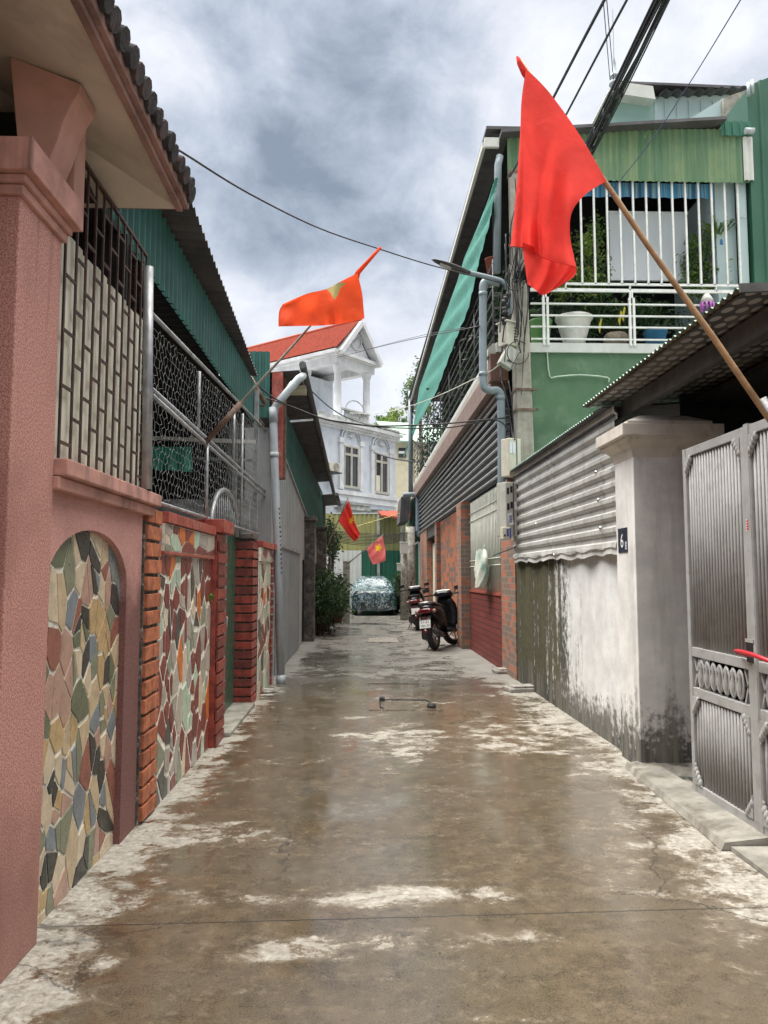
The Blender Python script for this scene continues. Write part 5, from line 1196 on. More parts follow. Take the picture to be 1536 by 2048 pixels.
# grey steel gate
ga = thing('steel_gate', 'grey steel double gate of close vertical tubes with a cast ornament band', 'gate', (2.34, 4.4, 0))
XGt = 2.34; gy0 = onx(1393, 1590, XGt).y + .0; gys = onx(1494, 850, XGt).y; GT = onx(1372, 900, XGt).z
def leaf_(ya, yb, hinge):
    lf = MB(); W = yb - ya; x = XGt
    for q0, q1 in ((ya, ya + .05), (yb - .05, yb)): lf.box(x - .025, x + .025, q0, q1, .05, GT)
    for z0, z1 in ((.05, .12), (.71, .775), (.985, 1.05), (GT - .06, GT)): lf.box(x - .022, x + .022, ya + .05, yb - .05, z0, z1)
    lo = lf.build('gate_leaf', M['gate_grey'], ga, bevel=.004)
    tb = MB(); n_ = int((W - .1) / .040)
    for i in range(n_):
        y = ya + .05 + (W - .1) * (i + .5) / n_
        tb.tube([(x, y, .12), (x, y, .71)], .0115, 6); tb.tube([(x, y, 1.05), (x, y, GT - .06)], .0115, 6)
    tb.build('vertical_tube', M['gate_grey'], lo)
    sh_ = MB(); sh_.box(x + .026, x + .03, ya + .05, yb - .05, .12, .71); sh_.box(x + .026, x + .03, ya + .05, yb - .05, 1.05, GT - .06); sh_.build('backing_sheet', mk('grey_gate_sheet', (.022, .022, .022), .6, var=.1) if hinge else bpy.data.materials['grey_gate_sheet'], lo)
    o_ = MB(); cxs = .085; no = int((W - .26) / cxs)
    for i in range(no):
        y = ya + .13 + (W - .26) * (i + .5) / no; zc2 = .88; e = [Vector((x - .012, y + .042 * math.cos(2 * math.pi * k / 14), zc2 + .085 * math.sin(2 * math.pi * k / 14))) for k in range(15)]
        o_.tube(e, .009, 5, False); o_.lathe((x - .012, y, zc2 - .095), [(.004, 0), (.016, .04), (.022, .09), (.012, .13), (.02, .16), (.006, .19)], 7)
    for q in (ya + .05, yb - .13):
        o_.bar((x, q, .78), (x, q + .08, .98), .016, .016); o_.bar((x, q + .08, .78), (x, q, .98), .016, .016)
    o_.bar((x, ya + .13, .88), (x, yb - .13, .88), .012, .012)
    o_.build('ornament', M['gate_grey'], lo)
    for yy, s_ in ((ya + .05, 1), (yb - .05, -1)):
        for zz_, t in ((.12, 1), (.71, -1), (1.05, 1) if False else (GT - .06, -1)):
            cc = MB()
            for k in range(4): p = Vector((x - .02, yy + s_ * (.012 + .02 * k), zz_ + t * (.09 - .024 * k))); cc.lathe(p + Vector((0, 0, -.02)), [(0, -.012), (.016, 0), (.02, .02), (.012, .04), (0, .05)], 7)
            cc.prism([(x - .03, yy, zz_), (x - .03, yy + s_ * .1, zz_), (x - .03, yy + s_ * .03, zz_ + t * .035), (x - .03, yy + s_ * .012, zz_ + t * .13), (x - .03, yy, zz_ + t * .14)], (.012, 0, 0)); cc.build('corner_casting', M['gate_grey'], lo)
    return lo
l1 = leaf_(gys, gy0, True); l2 = leaf_(gys - 1.05, gys - .012, False)
b = MB(); b.box(XGt - .028, XGt + .026, gys - .055, gys - .005, .04, GT + .01); b.build('meeting_stile', M['gate_grey'], l1)
q0, q1 = onx(1493, 1284, XGt - .03), onx(1507, 1326, XGt - .03)
b = MB(); b.box(XGt - .032, XGt - .027, q1.y, q0.y, q1.z, q0.z); b.build('lock_hole', M['ink'], l1)
b = MB(); b.box(XGt - .034, XGt - .026, q1.y - .01, q0.y + .01, q0.z, q0.z + .02); b.build('lock_plate', M['gate_grey'], l1)
q = onx(1494, 1050, XGt - .029); b = MB(); b.box(XGt - .0275, XGt - .0265, q.y - .02, q.y + .015, q.z - .035, q.z + .035); 
for k in range(4): b.box(XGt - .0285, XGt - .0276, q.y - .016, q.y + .011, q.z - .028 + k * .016, q.z - .02 + k * .016, 1)
b.build('sticker', [M['paper'], M['red_plastic']], l1)
b = MB(); pts = [onx(1470, 1301, 2.28), onx(1480, 1303, 2.26), onx(1500, 1308, 2.25), onx(1536, 1321, 2.27), onx(1575, 1338, 2.32)]
b.tube(smooth_path(pts, 4), [.008 + .006 * min(1, i / 4) for i in range(17)], 8); b.tube([pts[0], pts[0] + Vector((.02, .0, -.02)), pts[1] + Vector((.02, 0, -.02)), pts[2] + Vector((.01, 0, -.012))], .007, 6)
tag(b.build('red_bar', M['red_plastic']), 'thin red plastic coated bar pushed through the grey gate lock', 'lock bar')
b = MB(); k0, k1 = onz(1250, 1536), onz(1443, 1702)
b.add([(k0.x, k0.y, .004), (k1.x, k1.y, .004), (k1.x + .02, k1.y, .045), (k0.x + .02, k0.y, .045), (2.36, k0.y + .05, .055), (2.36, k1.y - .0, .075), (2.36, k0.y + .05, .0), (2.36, k1.y, 0)], [(0, 1, 2, 3), (3, 2, 5, 4), (0, 3, 4, 6), (1, 2, 5, 7)])
tag(b.build('gate_ramp', M['kerb']), 'low concrete ramp with a worn edge at the grey gate', 'ramp')
b = MB(); b.box(k1.x + .05, 2.7, 2.2, k1.y - .01, .003, .028); b.build('gate_sill', M['kerb']); tag(bpy.data.objects['gate_sill'], 'flat concrete sill in front of the second gate leaf', 'sill')

# ================================================================ utility pole, lamp, boxes
up_ = thing('utility_pole', 'square tapered concrete utility pole between green wall and louvres', 'pole', (2.5, 11.4, 0))
b = MB(); pb, pt_ = Vector((2.52, 11.42, 0)), ony(1031, 345, 11.42)
b.loft([[c + Vector((dx * r_, dy * r_, 0)) for dx, dy in ((-1, -.82), (-.82, -1), (.82, -1), (1, -.82), (1, .82), (.82, 1), (-.82, 1), (-1, .82))] for c, r_ in ((pb, .155), (pb.lerp(pt_, .5), .128), (pt_, .10))], smooth=False); b.build('shaft', M['concrete_pole'], up_)
for py in (783, 823, 486, 349):
    c = ony(1040, py, 11.42); k = (c.z) / pt_.z; c = pb.lerp(pt_, k); r_ = .155 - .055 * k + .012; b = MB()
    b.box(c.x - r_, c.x + r_, c.y - r_, c.y + r_, c.z - .02, c.z + .02); b.bar((c.x + r_, c.y - r_, c.z), (c.x + r_ + .07, c.y - r_, c.z), .03, .03); b.build('band', M['rust'], up_)
lp = thing('street_lamp', 'grey street lamp arm with a flat oval head reaching over the lane', 'street lamp', ony(1018, 600, 11.25))
b = MB(); b.tube(smooth_path([ony(x, y, 11.25) for x, y in ((1019, 636), (1019, 600), (1016, 578), (1005, 563), (985, 556), (930, 543))], 5), .033, 10); b.build('arm', M['galv'] if False else M['pvc_blue'], lp)
a, c = ony(940, 547, 11.25), ony(863, 519, 11.25); ax = (c - a); L = ax.length; ax.normalize(); sy = Vector((0, 1, 0)); uz = ax.cross(sy) * -1
b = MB(); rings = []
for i in range(15):
    t = i / 14; wd = .11 * (math.sin(math.pi * (t * .86 + .1)) ** .6); hh = .045 * (1 - .55 * t) * (.5 + .5 * math.sin(math.pi * min(1, t * .9 + .12)))
    if i == 14: wd *= .3; hh *= .3
    rings.append([a + ax * (L * t) + sy * (wd * math.cos(2 * math.pi * k / 14)) + uz * (hh * math.sin(2 * math.pi * k / 14)) for k in range(14)])
b.loft(rings); b.build('head', M['alloy_dark'], lp)
b = MB(); c_ = a + ax * (L * .62) - uz * .03; b.obox(c_, ax * .09, sy * .05, uz * .006); b.build('lens', M['paper'] if False else M['box_grey'], lp)
def ubox(name, lab, px0, px1, py0, py1, y, m, dep=.2, rot=0, yaw=0):
    q0, q1 = ony(px0, py0, y), ony(px1, py1, y); c = (q0 + q1) / 2; w2, h2 = (q1.x - q0.x) / 2, (q0.z - q1.z) / 2
    Rm = Matrix.Rotation(R(yaw), 3, 'Z') @ Matrix.Rotation(R(rot), 3, 'Y')
    t_ = thing(name, lab, 'box', (c.x, y, c.z - h2))
    b_ = MB(); b_.obox(c + Vector((0, dep / 2, 0)), Rm @ Vector((w2, 0, 0)), Rm @ Vector((0, dep / 2, 0)), Rm @ Vector((0, 0, h2))); b_.build('casing', m, t_, bevel=.012)
    f = lambda u, v, d=.004: c + Vector((0, dep / 2, 0)) + Rm @ Vector((u * w2, -dep / 2 - d, v * h2))
    return t_, f, Rm, w2, h2
t_, f, Rm, w2, h2 = ubox('cable_box', 'beige steel box with side slots strapped to the utility pole', 1003, 1036, 644, 690, 11.12, M['box_beige'], .2, 0, 32)
b = MB()
for k in range(5): b.obox(f(.45, .55 - k * .25), Rm @ Vector((w2 * .32, 0, 0)), Rm @ Vector((0, .004, 0)), Rm @ Vector((0, 0, .006)))
b.build('slot', M['ink'], t_)
b = MB(); b.obox(f(0, 1.05, -.1), Rm @ Vector((w2 * 1.15, 0, 0)), Rm @ Vector((0, .125, 0)), Rm @ Vector((0, 0, .012))); b.build('lid', M['box_beige'], t_)
t_, f, Rm, w2, h2 = ubox('cable_box', 'pale box tilted sideways on the utility pole', 1004, 1034, 693, 734, 11.1, M['box_grey'], .14, 28, 10)
b = MB(); b.obox(f(.1, -.45), Rm @ Vector((w2 * .3, 0, 0)), Rm @ Vector((0, .003, 0)), Rm @ Vector((0, 0, .012))); b.obox(f(.82, 0), Rm @ Vector((w2 * .05, 0, 0)), Rm @ Vector((0, .004, 0)), Rm @ Vector((0, 0, h2 * .9))); b.build('marking', M['alloy_dark'], t_)
t_, f, Rm, w2, h2 = ubox('meter_box', 'white meter box with two windows just above the low canopy', 1009, 1040, 876, 952, 11.1, M['box_beige'], .2, 0, 26)
b = MB(); 
for u in (-.68, -.18): b.obox(f(u, .48), Rm @ Vector((w2 * .2, 0, 0)), Rm @ Vector((0, .003, 0)), Rm @ Vector((0, 0, h2 * .3)))
b.build('meter_window', M['grey_board'], t_)
b = MB(); b.obox(f(.28, 0), Rm @ Vector((.006, 0, 0)), Rm @ Vector((0, .004, 0)), Rm @ Vector((0, 0, h2 * .98))); b.build('hinge_line', M['alloy_dark'], t_)
t_, f, Rm, w2, h2 = ubox('meter_box', 'large grey electricity meter box below the canopy beside the brick pillar', 1002, 1040, 964, 1072, 11.0, M['box_grey'], .24, 0, 24)
for u, v in ((-.75, .66), (-.3, .72), (-.72, .08), (-.28, .14)):
    b = MB(); b.obox(f(u, v), Rm @ Vector((w2 * .15, 0, 0)), Rm @ Vector((0, .003, 0)), Rm @ Vector((0, 0, h2 * .12))); b.build('meter_window', M['ink'], t_)
b = MB(); 
for u in (-.02, .52): b.obox(f(u, 0), Rm @ Vector((.006, 0, 0)), Rm @ Vector((0, .004, 0)), Rm @ Vector((0, 0, h2 * .98)))
b.build('door_edge', M['alloy_dark'], t_)
b = MB(); b.obox(f(.24, .12), Rm @ Vector((w2 * .22, 0, 0)), Rm @ Vector((0, .003, 0)), Rm @ Vector((0, 0, h2 * .15))); b.build('pale_sticker', M['grey_board'] if False else M['paper'], t_)
b = MB(); sk = Matrix.Rotation(R(-12), 3, 'Y'); b.obox(f(-.45, -.38, .005), Rm @ sk @ Vector((w2 * .3, 0, 0)), Rm @ Vector((0, .003, 0)), Rm @ sk @ Vector((0, 0, h2 * .22)))
for k in range(4): b.obox(f(-.45, -.27 - .07 * k, .009), Rm @ sk @ Vector((w2 * (.22 - .03 * (k % 2)), 0, 0)), Rm @ Vector((0, .002, 0)), Rm @ sk @ Vector((0, 0, h2 * .02)), 1)
b.build('leaflet', [M['paper'], M['blue_ink']], t_)
t_, f, Rm, w2, h2 = ubox('socket_box', 'small white box with blue lettering under the grey meter box', 1003, 1022, 1054, 1079, 10.94, M['box_beige'], .1, 0, 12)
b = MB()
for k in range(6): b.obox(f(.75, .72 - .28 * k), Rm @ Vector((.012, 0, 0)), Rm @ Vector((0, .003, 0)), Rm @ Vector((0, 0, .012)))
b.obox(f(.15, .1), Rm @ Vector((w2 * .25, 0, 0)), Rm @ Vector((0, .003, 0)), Rm @ Vector((0, 0, h2 * .6))); b.build('lettering', M['blue_ink'], t_)
b = MB(); b.obox(f(-.5, -.35), Rm @ Vector((.012, 0, 0)), Rm @ Vector((0, .003, 0)), Rm @ Vector((0, 0, .014))); b.build('socket', M['ink'], t_)

# downpipes on the right
b = MB(); yq = 11.5
b.tube([ony(1000, 312, yq), ony(996, 330, yq), ony(994, 545, yq)], .058, 12); tag(b.build('downpipe', M['pvc_blue']), 'straight upper blue grey downpipe under the white gutter', 'pipe', 'right side downpipes')
b = MB(); b.tube(smooth_path([ony(x, y, 11.42) for x, y in ((1000, 566), (982, 563), (970, 564), (966, 574), (966, 600), (966, 740), (967, 768), (972, 778), (984, 781), (994, 781), (1001, 788), (1002, 805), (1003, 900), (1003, 985))], 4), .06, 12)
for py in (592, 752, 800, 984): a = ony(966.3 if py < 780 else 1002, py, 11.42); b.tube([a, a + Vector((0, 0, .06))], .068, 12)
b.tube([ony(984, 776, 11.42) + Vector((0, 0, 0)), ony(985, 776, 11.42) + Vector((.03, 0, 0))], .01, 8)
tag(b.build('downpipe', M['pvc_blue']), 'cranked blue grey downpipe with double elbow beside the utility pole', 'pipe', 'right side downpipes')
b = MB(); b.tube([ony(821, 782, 29), ony(821.5, 985, 29)], .09, 10); b.build('downpipe', M['pvc_blue']); tag(bpy.data.objects['downpipe.003'], 'far vertical downpipe at the end of the louvred house', 'pipe', 'right side downpipes')
b = MB(); b.tube(smooth_path([ony(x, y, 28.5) for x, y in ((806, 990), (828, 989), (834, 992), (836, 1000), (836, 1062), (839, 1070), (846, 1073), (860, 1073))], 3), .09, 10); tag(b.build('downpipe', M['pvc_blue']), 'far crooked downpipe below the beam end', 'pipe', 'right side downpipes')
en = thing('end_shed', 'small green end building with a grey awning and green door past the brick pillars', 'shed', (2.6, 31, 0))
b = MB(); b.box(2.05, 3.5, 30.2, 33.5, 0, 4.6); b.build('wall', M['green_sheet'], en)
b = MB(); A, B = ony(800, 992, 30), ony(822, 992, 30); b.prism([ony(803, 993, 29.6), ony(822, 990, 29.6), ony(817, 1042, 29.6), ony(799, 1045, 29.6)], (0, 2.5, 0)); b.build('awning', M['dark_sheet'], en)
b = MB(); q0, q1 = ony(821, 1095, 29.3), ony(837, 1180, 29.3); b.box(q0.x, q1.x, 29.28, 29.34, 0.1, q0.z); b.build('door', M['deep_green_sheet'], en)
b = MB(); b.box(q1.x, q1.x + .06, 29.24, 29.34, 0, q0.z + .2); b.bar((q0.x, 29.24, q0.z), (q1.x, 29.24, q0.z + .22), .05, .05); b.build('door_frame', M['white_paint'], en)
up2 = thing('utility_pole', 'blotched far concrete pole beside the covered car', 'pole', onz(808, 1238))
b = MB(); p0 = onz(808, 1240); y0 = p0.y; p1 = ony(806, 1085, y0); b.tube([(p0.x, y0, 0), (p0.x + .02, y0, p1.z)], [.14, .11], 10); b.tube([(p0.x + .28, y0 + .8, 0), (p0.x + .28, y0 + .8, p1.z + .6)], [.2, .17], 10); b.build('shaft', M['mossy_pole'], up2)
for lab, (a0, a1, c0, c1) in (('white junction box high on the far blotched pole', (800, 815, 1086, 1108)), ('small white box tilted off the far pole', (794, 803, 1128, 1142))):
    q0, q1 = ony(a0, c0, y0 - .2), ony(a1, c1, y0 - .2); b = MB(); b.box(q0.x, q1.x, y0 - .35, y0 - .15, q1.z, q0.z); b.box(q0.x - .02, q1.x + .02, y0 - .37, y0 - .13, q0.z, q0.z + .03); tag(b.build('junction_box', M['white_slab'], bevel=.02), lab, 'box')
# ================================================================ cables
def cable(lab, pts, r, m=None, group='overhead cables', sm=True, name='cable', cat='cable'):
    b_ = MB(); b_.tube(smooth_path(pts, 6) if sm and len(pts) > 2 else pts, r, 6); return tag(b_.build(name, m or M['cable']), lab, cat, group)
Pt = lambda x, y, yy=11.25: ony(x, y, yy)
cable('long single black cable sagging from the pink eave across the sky to the lamp arm', [ony(250, 236, 3.9), ony(362, 303, 5.0), ony(500, 388, 6.4), ony(640, 457, 8.2), ony(762, 499, 9.6), ony(868, 532, 10.6), ony(1000, 565, 11.2)], .0085)
for i, (a, c, yy, r, lab) in enumerate((((1020, 353), (1213, -8), 6.4, .017, 'leftmost twisted black cable running up from the pole top'), ((1040, 395), (1258, -8), 6.2, .013, 'single black cable second from the left above the big red flag'),
        ((1046, 545), (1313, -8), 6.0, .016, 'black cable along the left edge of the thick bundle'))):
    p0, p1 = Pt(*a), ony(*c, yy); d = p1 - p0; cable(lab, [p0, p0 + d * .5 - Vector((0, 0, .03)), p1, p1 + d * 1.2], r)
b = MB(); rg = random.Random(17); p0, p1 = Pt(1046, 560), ony(1333, -8, 5.9)
for k in range(11):
    pp = []
    for i in range(22):
        t = i / 21 * 2.1; q = p0 + (p1 - p0) * t; pp.append(q + Vector((.045 * math.sin(k * 2.4 + t * 3.1), 0, .045 * math.cos(k * 1.7 + t * 2.3) - .02 * math.sin(t * 3 + k))))
    b.tube(pp, rg.choice((.007, .010, .013)), 5)
for k in range(7):
    t = .45 + k * .055; q = p0 + (p1 - p0) * t; b.lathe(q, [(0, -.05), (.05, -.03), (.06, .0), (.05, .03), (0, .05)], 8, axis=(p1 - p0))
tag(b.build('cable_bundle', M['cable']), 'thick tangled bundle of black cables running over the green roof', 'cables', 'overhead cables')
cable('thin blue line slanting down over the green fascia on the right', [ony(1484, -5, 6.0), ony(1380, 165, 8.0), ony(1300, 285, 9.6), ony(1215, 392, 11.4)], .006, mk('blue_line', (.05, .06, .14), .5))
for x in (1206, 1213):
    cable('thin wire dropping to the lightning rod, one of a close pair', [ony(x, -5, 12), ony(x + 14, 160, 15.5)], .008, None, 'rod wires')
cable('upper strand of the double black cable crossing the lane', [ony(512, 768, 11), ony(560, 803, 11.2), ony(640, 835, 11.3), ony(700, 846, 11.3), ony(760, 852, 11.3), ony(880, 848, 11.3), ony(985, 838, 11.3), ony(1012, 836, 11.35)], .012)
cable('lower strand of the double black cable crossing the lane', [ony(528, 795, 11), ony(580, 812, 11.2), ony(650, 838, 11.3), ony(720, 850, 11.35), ony(800, 856, 11.35), ony(900, 855, 11.3), ony(990, 840, 11.3), ony(1020, 865, 11.3)], .010)
cable('black cable dropping in front of the villa balcony', [ony(624, 783, 20), ony(660, 815, 22), ony(700, 838, 24), ony(760, 856, 27), ony(812, 870, 29)], .016)
cable('pale cable looping from the villa to the utility pole boxes', [ony(700, 826, 27), ony(760, 826, 24), ony(820, 812, 20), ony(880, 790, 16), ony(940, 762, 13), ony(985, 740, 11.4), ony(1010, 716, 11.1)], .009, M['cable_white'])
cable('upper thin wire across the grey sky by the lamp', [ony(670, 716, 30), ony(790, 686, 22), ony(960, 652, 11.3)], .009)
cable('lower thin wire across the grey sky by the lamp', [ony(700, 708, 31), ony(830, 674, 22), ony(930, 655, 12)], .007)
cable('yellow rope stretched across the olive fence', [ony(690, 1060, 26), ony(740, 1045, 27), ony(800, 1027, 28)], .016, mk('yellow_rope', (.55, .5, .2), .7), cat='rope', name='rope')
cable('black cable end passing the right villa window', [ony(748, 905, 33), ony(790, 918, 31), ony(845, 925, 27)], .03)
b = MB()
for k in range(9): b.tube(smooth_path([ony(668, 1062 + k * 2.6, 26.5), ony(720, 1066 + k * 3.0, 27), ony(775, 1068 + k * 2.4, 27.3), ony(835, 1062 + k * 2.2, 27.5)], 4), .012, 4)
tag(b.build('cable_bundle', M['cable']), 'low bundle of cables slung across the olive fence behind the flags', 'cables', 'overhead cables')
b = MB(); rg = random.Random(23)
for k in range(17):
    x0 = rg.uniform(1008, 1052); y0 = rg.uniform(350, 560); pts = [ony(x0, y0, 11.2)]
    for i in range(4): x0 += rg.uniform(-9, 9); y0 += rg.uniform(25, 75); x0 = min(1058, max(1000, x0)); pts.append(ony(x0, y0, rg.uniform(11.0, 11.3)))
    b.tube(smooth_path(pts, 4), rg.choice((.006, .008, .011)), 5)
for k in range(9):
    c = ony(1013 + rg.uniform(-5, 5), 590 + k * 7, 11.12); b.lathe(c, [(0, -.05), (.04, -.03), (.045, .02), (0, .05)], 7, axis=(rg.uniform(-1, 1), 0, 1))
for c0, rr in (((1036, 705), 22), ((1030, 560), 20)):
    b.tube([ony(c0[0] + rr * math.cos(k * .42), c0[1] + rr * math.sin(k * .42) * 1.05, 11.0) for k in range(14)], .008, 5)
for k in range(10):
    a = ony(1020 + k * 3.2, 560 + rg.uniform(-20, 14), 11.2); b.tube([a, a + Vector((rg.uniform(.05, .5), -.1, rg.uniform(.3, .9)))], .008, 5)
for i in range(2): b.tube(smooth_path([ony(1003 + 14 * i, 762, 11.3), ony(1014 + 9 * i, 800, 11.2), ony(1022 + 5 * i, 850, 11.2), ony(1026 + 4 * i, 880, 11.1)], 4), .01, 5)
tag(b.build('cable_tangle', M['cable']), 'tangle of black wires and connectors wound round the utility pole', 'cables', kind='thing')
cable('thin black line from meter box to the hanging bag', [ony(1036, 1092, 11.0), ony(1000, 1106, 11.9), ony(985, 1112, 12.3)], .007)

# ================================================================ flags
def flagpole(root, a, c, r, m, name='pole'):
    b_ = MB(); b_.tube([a.lerp(c, i / 8) + Vector((0, .004 * math.sin(i * 2.1), .004 * math.sin(i * 1.3))) for i in range(9)], [r * (1.12 - .35 * i / 8) for i in range(9)], 10); return b_.build(name, m, root)
# large red flag
YFl = 4.05
fr = thing('flag', 'large plain red flag hanging from a bamboo pole above the grey gate', 'flag', ony(1530, 805, YFl), 'red flags')
flagpole(fr, ony(1560, 868, YFl), ony(1040, 122, YFl), .0165, M['bamboo'])
b = MB(); b.tube([ony(1576, 892, YFl), ony(1523, 797, YFl)], .026, 12); b.build('pole_socket', M['galv'], fr)
def interp(ctrl, t):
    x = t * (len(ctrl) - 1); i = min(int(x), len(ctrl) - 2); k = x - i
    p0, p1, p2, p3 = ctrl[max(i - 1, 0)], ctrl[i], ctrl[i + 1], ctrl[min(i + 2, len(ctrl) - 1)]
    return tuple(.5 * ((2 * p1[c]) + (p2[c] - p0[c]) * k + (2 * p0[c] - 5 * p1[c] + 4 * p2[c] - p3[c]) * k * k + (3 * p1[c] - p0[c] - 3 * p2[c] + p3[c]) * k ** 3) for c in (0, 1))
def cloth(mb, columns, y, fold, nu=40, nv=40, mi=0, mf=None):
    """columns: falls of the cloth from hoist edge to hem; fold(u, v) is how far it swells towards the lane's near end"""
    rows_ = []
    for j in range(nv + 1):
        v = j / nv; cs = [interp(c_, v) for c_ in columns]; row = []
        for i in range(nu + 1):
            u = i / nu; p = interp(cs, u); row.append(ony(p[0], p[1], y - fold(u, v)))
        rows_.append(row)
    mb.grid(rows_, mi, True, mf)
cols = [[(1052, 137), (1043, 200), (1040, 270), (1033, 370), (1027, 440), (1021, 492)],
        [(1092, 177), (1070, 250), (1060, 320), (1052, 400), (1048, 450), (1046, 495)],
        [(1133, 231), (1105, 290), (1088, 350), (1078, 420), (1074, 470), (1072, 508)],
        [(1172, 290), (1140, 330), (1120, 380), (1106, 440), (1102, 490), (1100, 520)],
        [(1213, 362), (1172, 388), (1144, 424), (1140, 470), (1147, 508), (1152, 534)]]
FL = lambda u, v: (.05 + .10 * v * math.sin(u * 7.5 + v * 1.2) + .05 * v * math.sin(u * 15 + 1.5 - v * 2) + .025 * math.sin(u * 5 - v * 9) + .03 * math.sin(3.1 * v) * u + .04 * math.exp(-((u - .45 - .1 * v) / .05) ** 2) * v)
b = MB(); cloth(b, cols, YFl, FL, 70, 60)
cols2 = [[(1044, 484), (1049, 525), (1055, 568)], [(1074, 496), (1073, 545), (1070, 579)], [(1100, 506), (1096, 555), (1086, 590)], [(1128, 514), (1125, 552), (1112, 577)], [(1151, 524), (1153, 543), (1146, 555)]]
cloth(b, cols2, YFl + .02, lambda u, v: .05 * math.sin(u * 7.0 + 1.4) * (1 - v * .3) - .03 * v + .02 * math.sin(u * 19 + v * 5), 40, 20)
hem = [interp([c_[-1] for c_ in cols], t / 20) for t in range(21)]
b.tube([ony(x, y, YFl - FL(k / 20, 1)) for k, (x, y) in enumerate(hem)], .0035, 5)
b.tube([ony(1034, 113, YFl), ony(1040, 126, YFl), ony(1049, 145, YFl), ony(1056, 160, YFl)], [.006, .018, .02, .012], 8)
b.build('flag_cloth', M['flag_red'], fr)
# orange-red flag on the left
Y2 = 7.0
fr = thing('flag', 'faded orange red flag with a dull star blowing from a pole over the wire fence', 'flag', ony(412, 882, Y2), 'red flags')
flagpole(fr, ony(412, 884, Y2), ony(760, 496, Y2), .012, M['grey_pole'])
b = MB(); b.tube([ony(410, 886, Y2), ony(482, 806, Y2)], .026, 10); b.build('pole_sleeve', M['rust'], fr)
cols = [[(557, 653), (557, 636), (559, 620), (566, 608)], [(600, 652), (600, 630), (602, 608), (612, 588)], [(645, 651), (648, 628), (650, 600), (652, 578)], [(690, 646), (690, 620), (688, 590), (685, 561)], [(729, 637), (727, 615), (724, 585), (715, 546)]]
ctr = Vector((0, 0))
star = [(638, 577), (655, 574), (665, 563), (692, 566), (680, 578), (676, 590), (669, 600), (662, 588), (655, 579)]
def inside(p, poly):
    r_ = False
    for i in range(len(poly)):
        (x0, y0), (x1, y1) = poly[i], poly[i - 1]
        if (y0 > p[1]) != (y1 > p[1]) and p[0] < (x1 - x0) * (p[1] - y0) / (y1 - y0) + x0: r_ = not r_
    return r_
NU, NV = 90, 60
def mf2(i, j):
    cs = [interp(c_, (i + .5) / NV) for c_ in cols]; return 1 if inside(interp(cs, (j + .5) / NU), star) else 0
b = MB(); cloth(b, cols, Y2, lambda u, v: .17 + .06 * math.sin(u * 7 + v) + .045 * math.sin(u * 17 - v * 3) * (1 - v) * (u < .62) + .03 * math.sin(v * 5 + u * 9) + .10 * math.exp(-((u - .62) / .05) ** 2) * (1 - v), NU, NV, 0, mf2)
b.tube([ony(712, 556, Y2), ony(716, 545, Y2), ony(735, 524, Y2), ony(761, 495, Y2)], [.03, .024, .018, .014], 8)
b.build('flag_cloth', [M['flag_orange'], M['star_olive']], fr)
# two small far flags
def farflag(lab, y, cols_, star_, poleA, poleB, m, fold):
    fr_ = thing('flag', lab, 'flag', ony(*poleA, y), 'red flags'); flagpole(fr_, ony(*poleA, y), ony(*poleB, y), .018, M['grey_pole'])
    nu = nv = 44
    def mf(i, j): return 1 if inside(interp([interp(c_, (i + .5) / nv) for c_ in cols_], (j + .5) / nu), star_) else 0
    b_ = MB(); cloth(b_, cols_, y, fold, nu, nv, 0, mf); b_.build('flag_cloth', [m, M['star_yellow']], fr_)
def starpoly(cx, cy, r1, sx=1, sk=0, rot=0):
    return [(cx + sx * rr * math.sin(a) + sk * rr * math.cos(a), cy - rr * math.cos(a)) for k in range(10) for a in (rot + math.pi * k / 5,) for rr in (r1 if k % 2 == 0 else r1 * .42,)]
farflag('small red flag with yellow star hanging beneath the grey house eave', 20.0, [[(697, 1000), (688, 1018), (676, 1042)], [(702, 1016), (694, 1036), (688, 1057)], [(709, 1042), (702, 1056), (697, 1071)], [(720, 1068), (716, 1076), (709, 1083)]],
        starpoly(703, 1041, 9, .62, .1, .25), (655, 1092), (697, 993), M['flag_red'], lambda u, v: .12 * math.sin(v * 5 + u * 2) + .08 * math.sin(v * 11))
farflag('small pinkish red flag with yellow star blowing above the covered car', 24.0, [[(734, 1098), (747, 1086), (765, 1071)], [(737, 1110), (752, 1098), (768, 1085)], [(741, 1120), (756, 1110), (771, 1102)], [(746, 1129), (758, 1126), (771, 1121)]],
        starpoly(757, 1096, 9.5, .95, 0, .2), (695, 1128), (767, 1069), M['flag_pink'], lambda u, v: .08 * math.sin(v * 6 + u * 3) + .05 * math.sin(u * 9))

# ================================================================ covered car
cy0 = 29.6; cxm = (onz(697, 1232).x + onz(796, 1232).x) / 2
car = thing('covered_car', 'car under a glossy camouflage cover parked at the end of the lane', 'car', (cxm, cy0 + 2, 0))
st = [(0, .74, .84, .62), (.03, .80, .90, .66), (.25, .84, .95, .70), (.75, .90, .99, .72), (1.15, .93, 1.12, .70), (1.75, .96, 1.42, .60), (2.2, .97, 1.5, .58), (3.2, .96, 1.5, .57), (3.9, .93, 1.35, .6), (4.3, .88, 1.0, .66), (4.45, .8, .8, .6)]
rg = random.Random(55); rings = []
def crossx(w_, h, tw):
    p = [(-w_ * 1.03, .22), (-w_ * 1.03, .45), (-w_ * 1.0, .72), (-w_ * .965, .84 if h > .95 else h * .9)]
    if h > 1.05: p += [(-w_ * .9, .84 + (h - .84) * .3), (-w_ * (.9 * .5 + tw / w_ * .55), .84 + (h - .84) * .66), (-tw, h - .06), (-tw * .85, h - .012), (-tw * .4, h)]
    else: p += [(-w_ * .93, h * .955), (-w_ * .85, h * .985), (-w_ * .7, h), (-w_ * .5, h + .005), (-w_ * .25, h + .01)]
    return p + [(-a, c) for a, c in p[::-1]]
dense = []
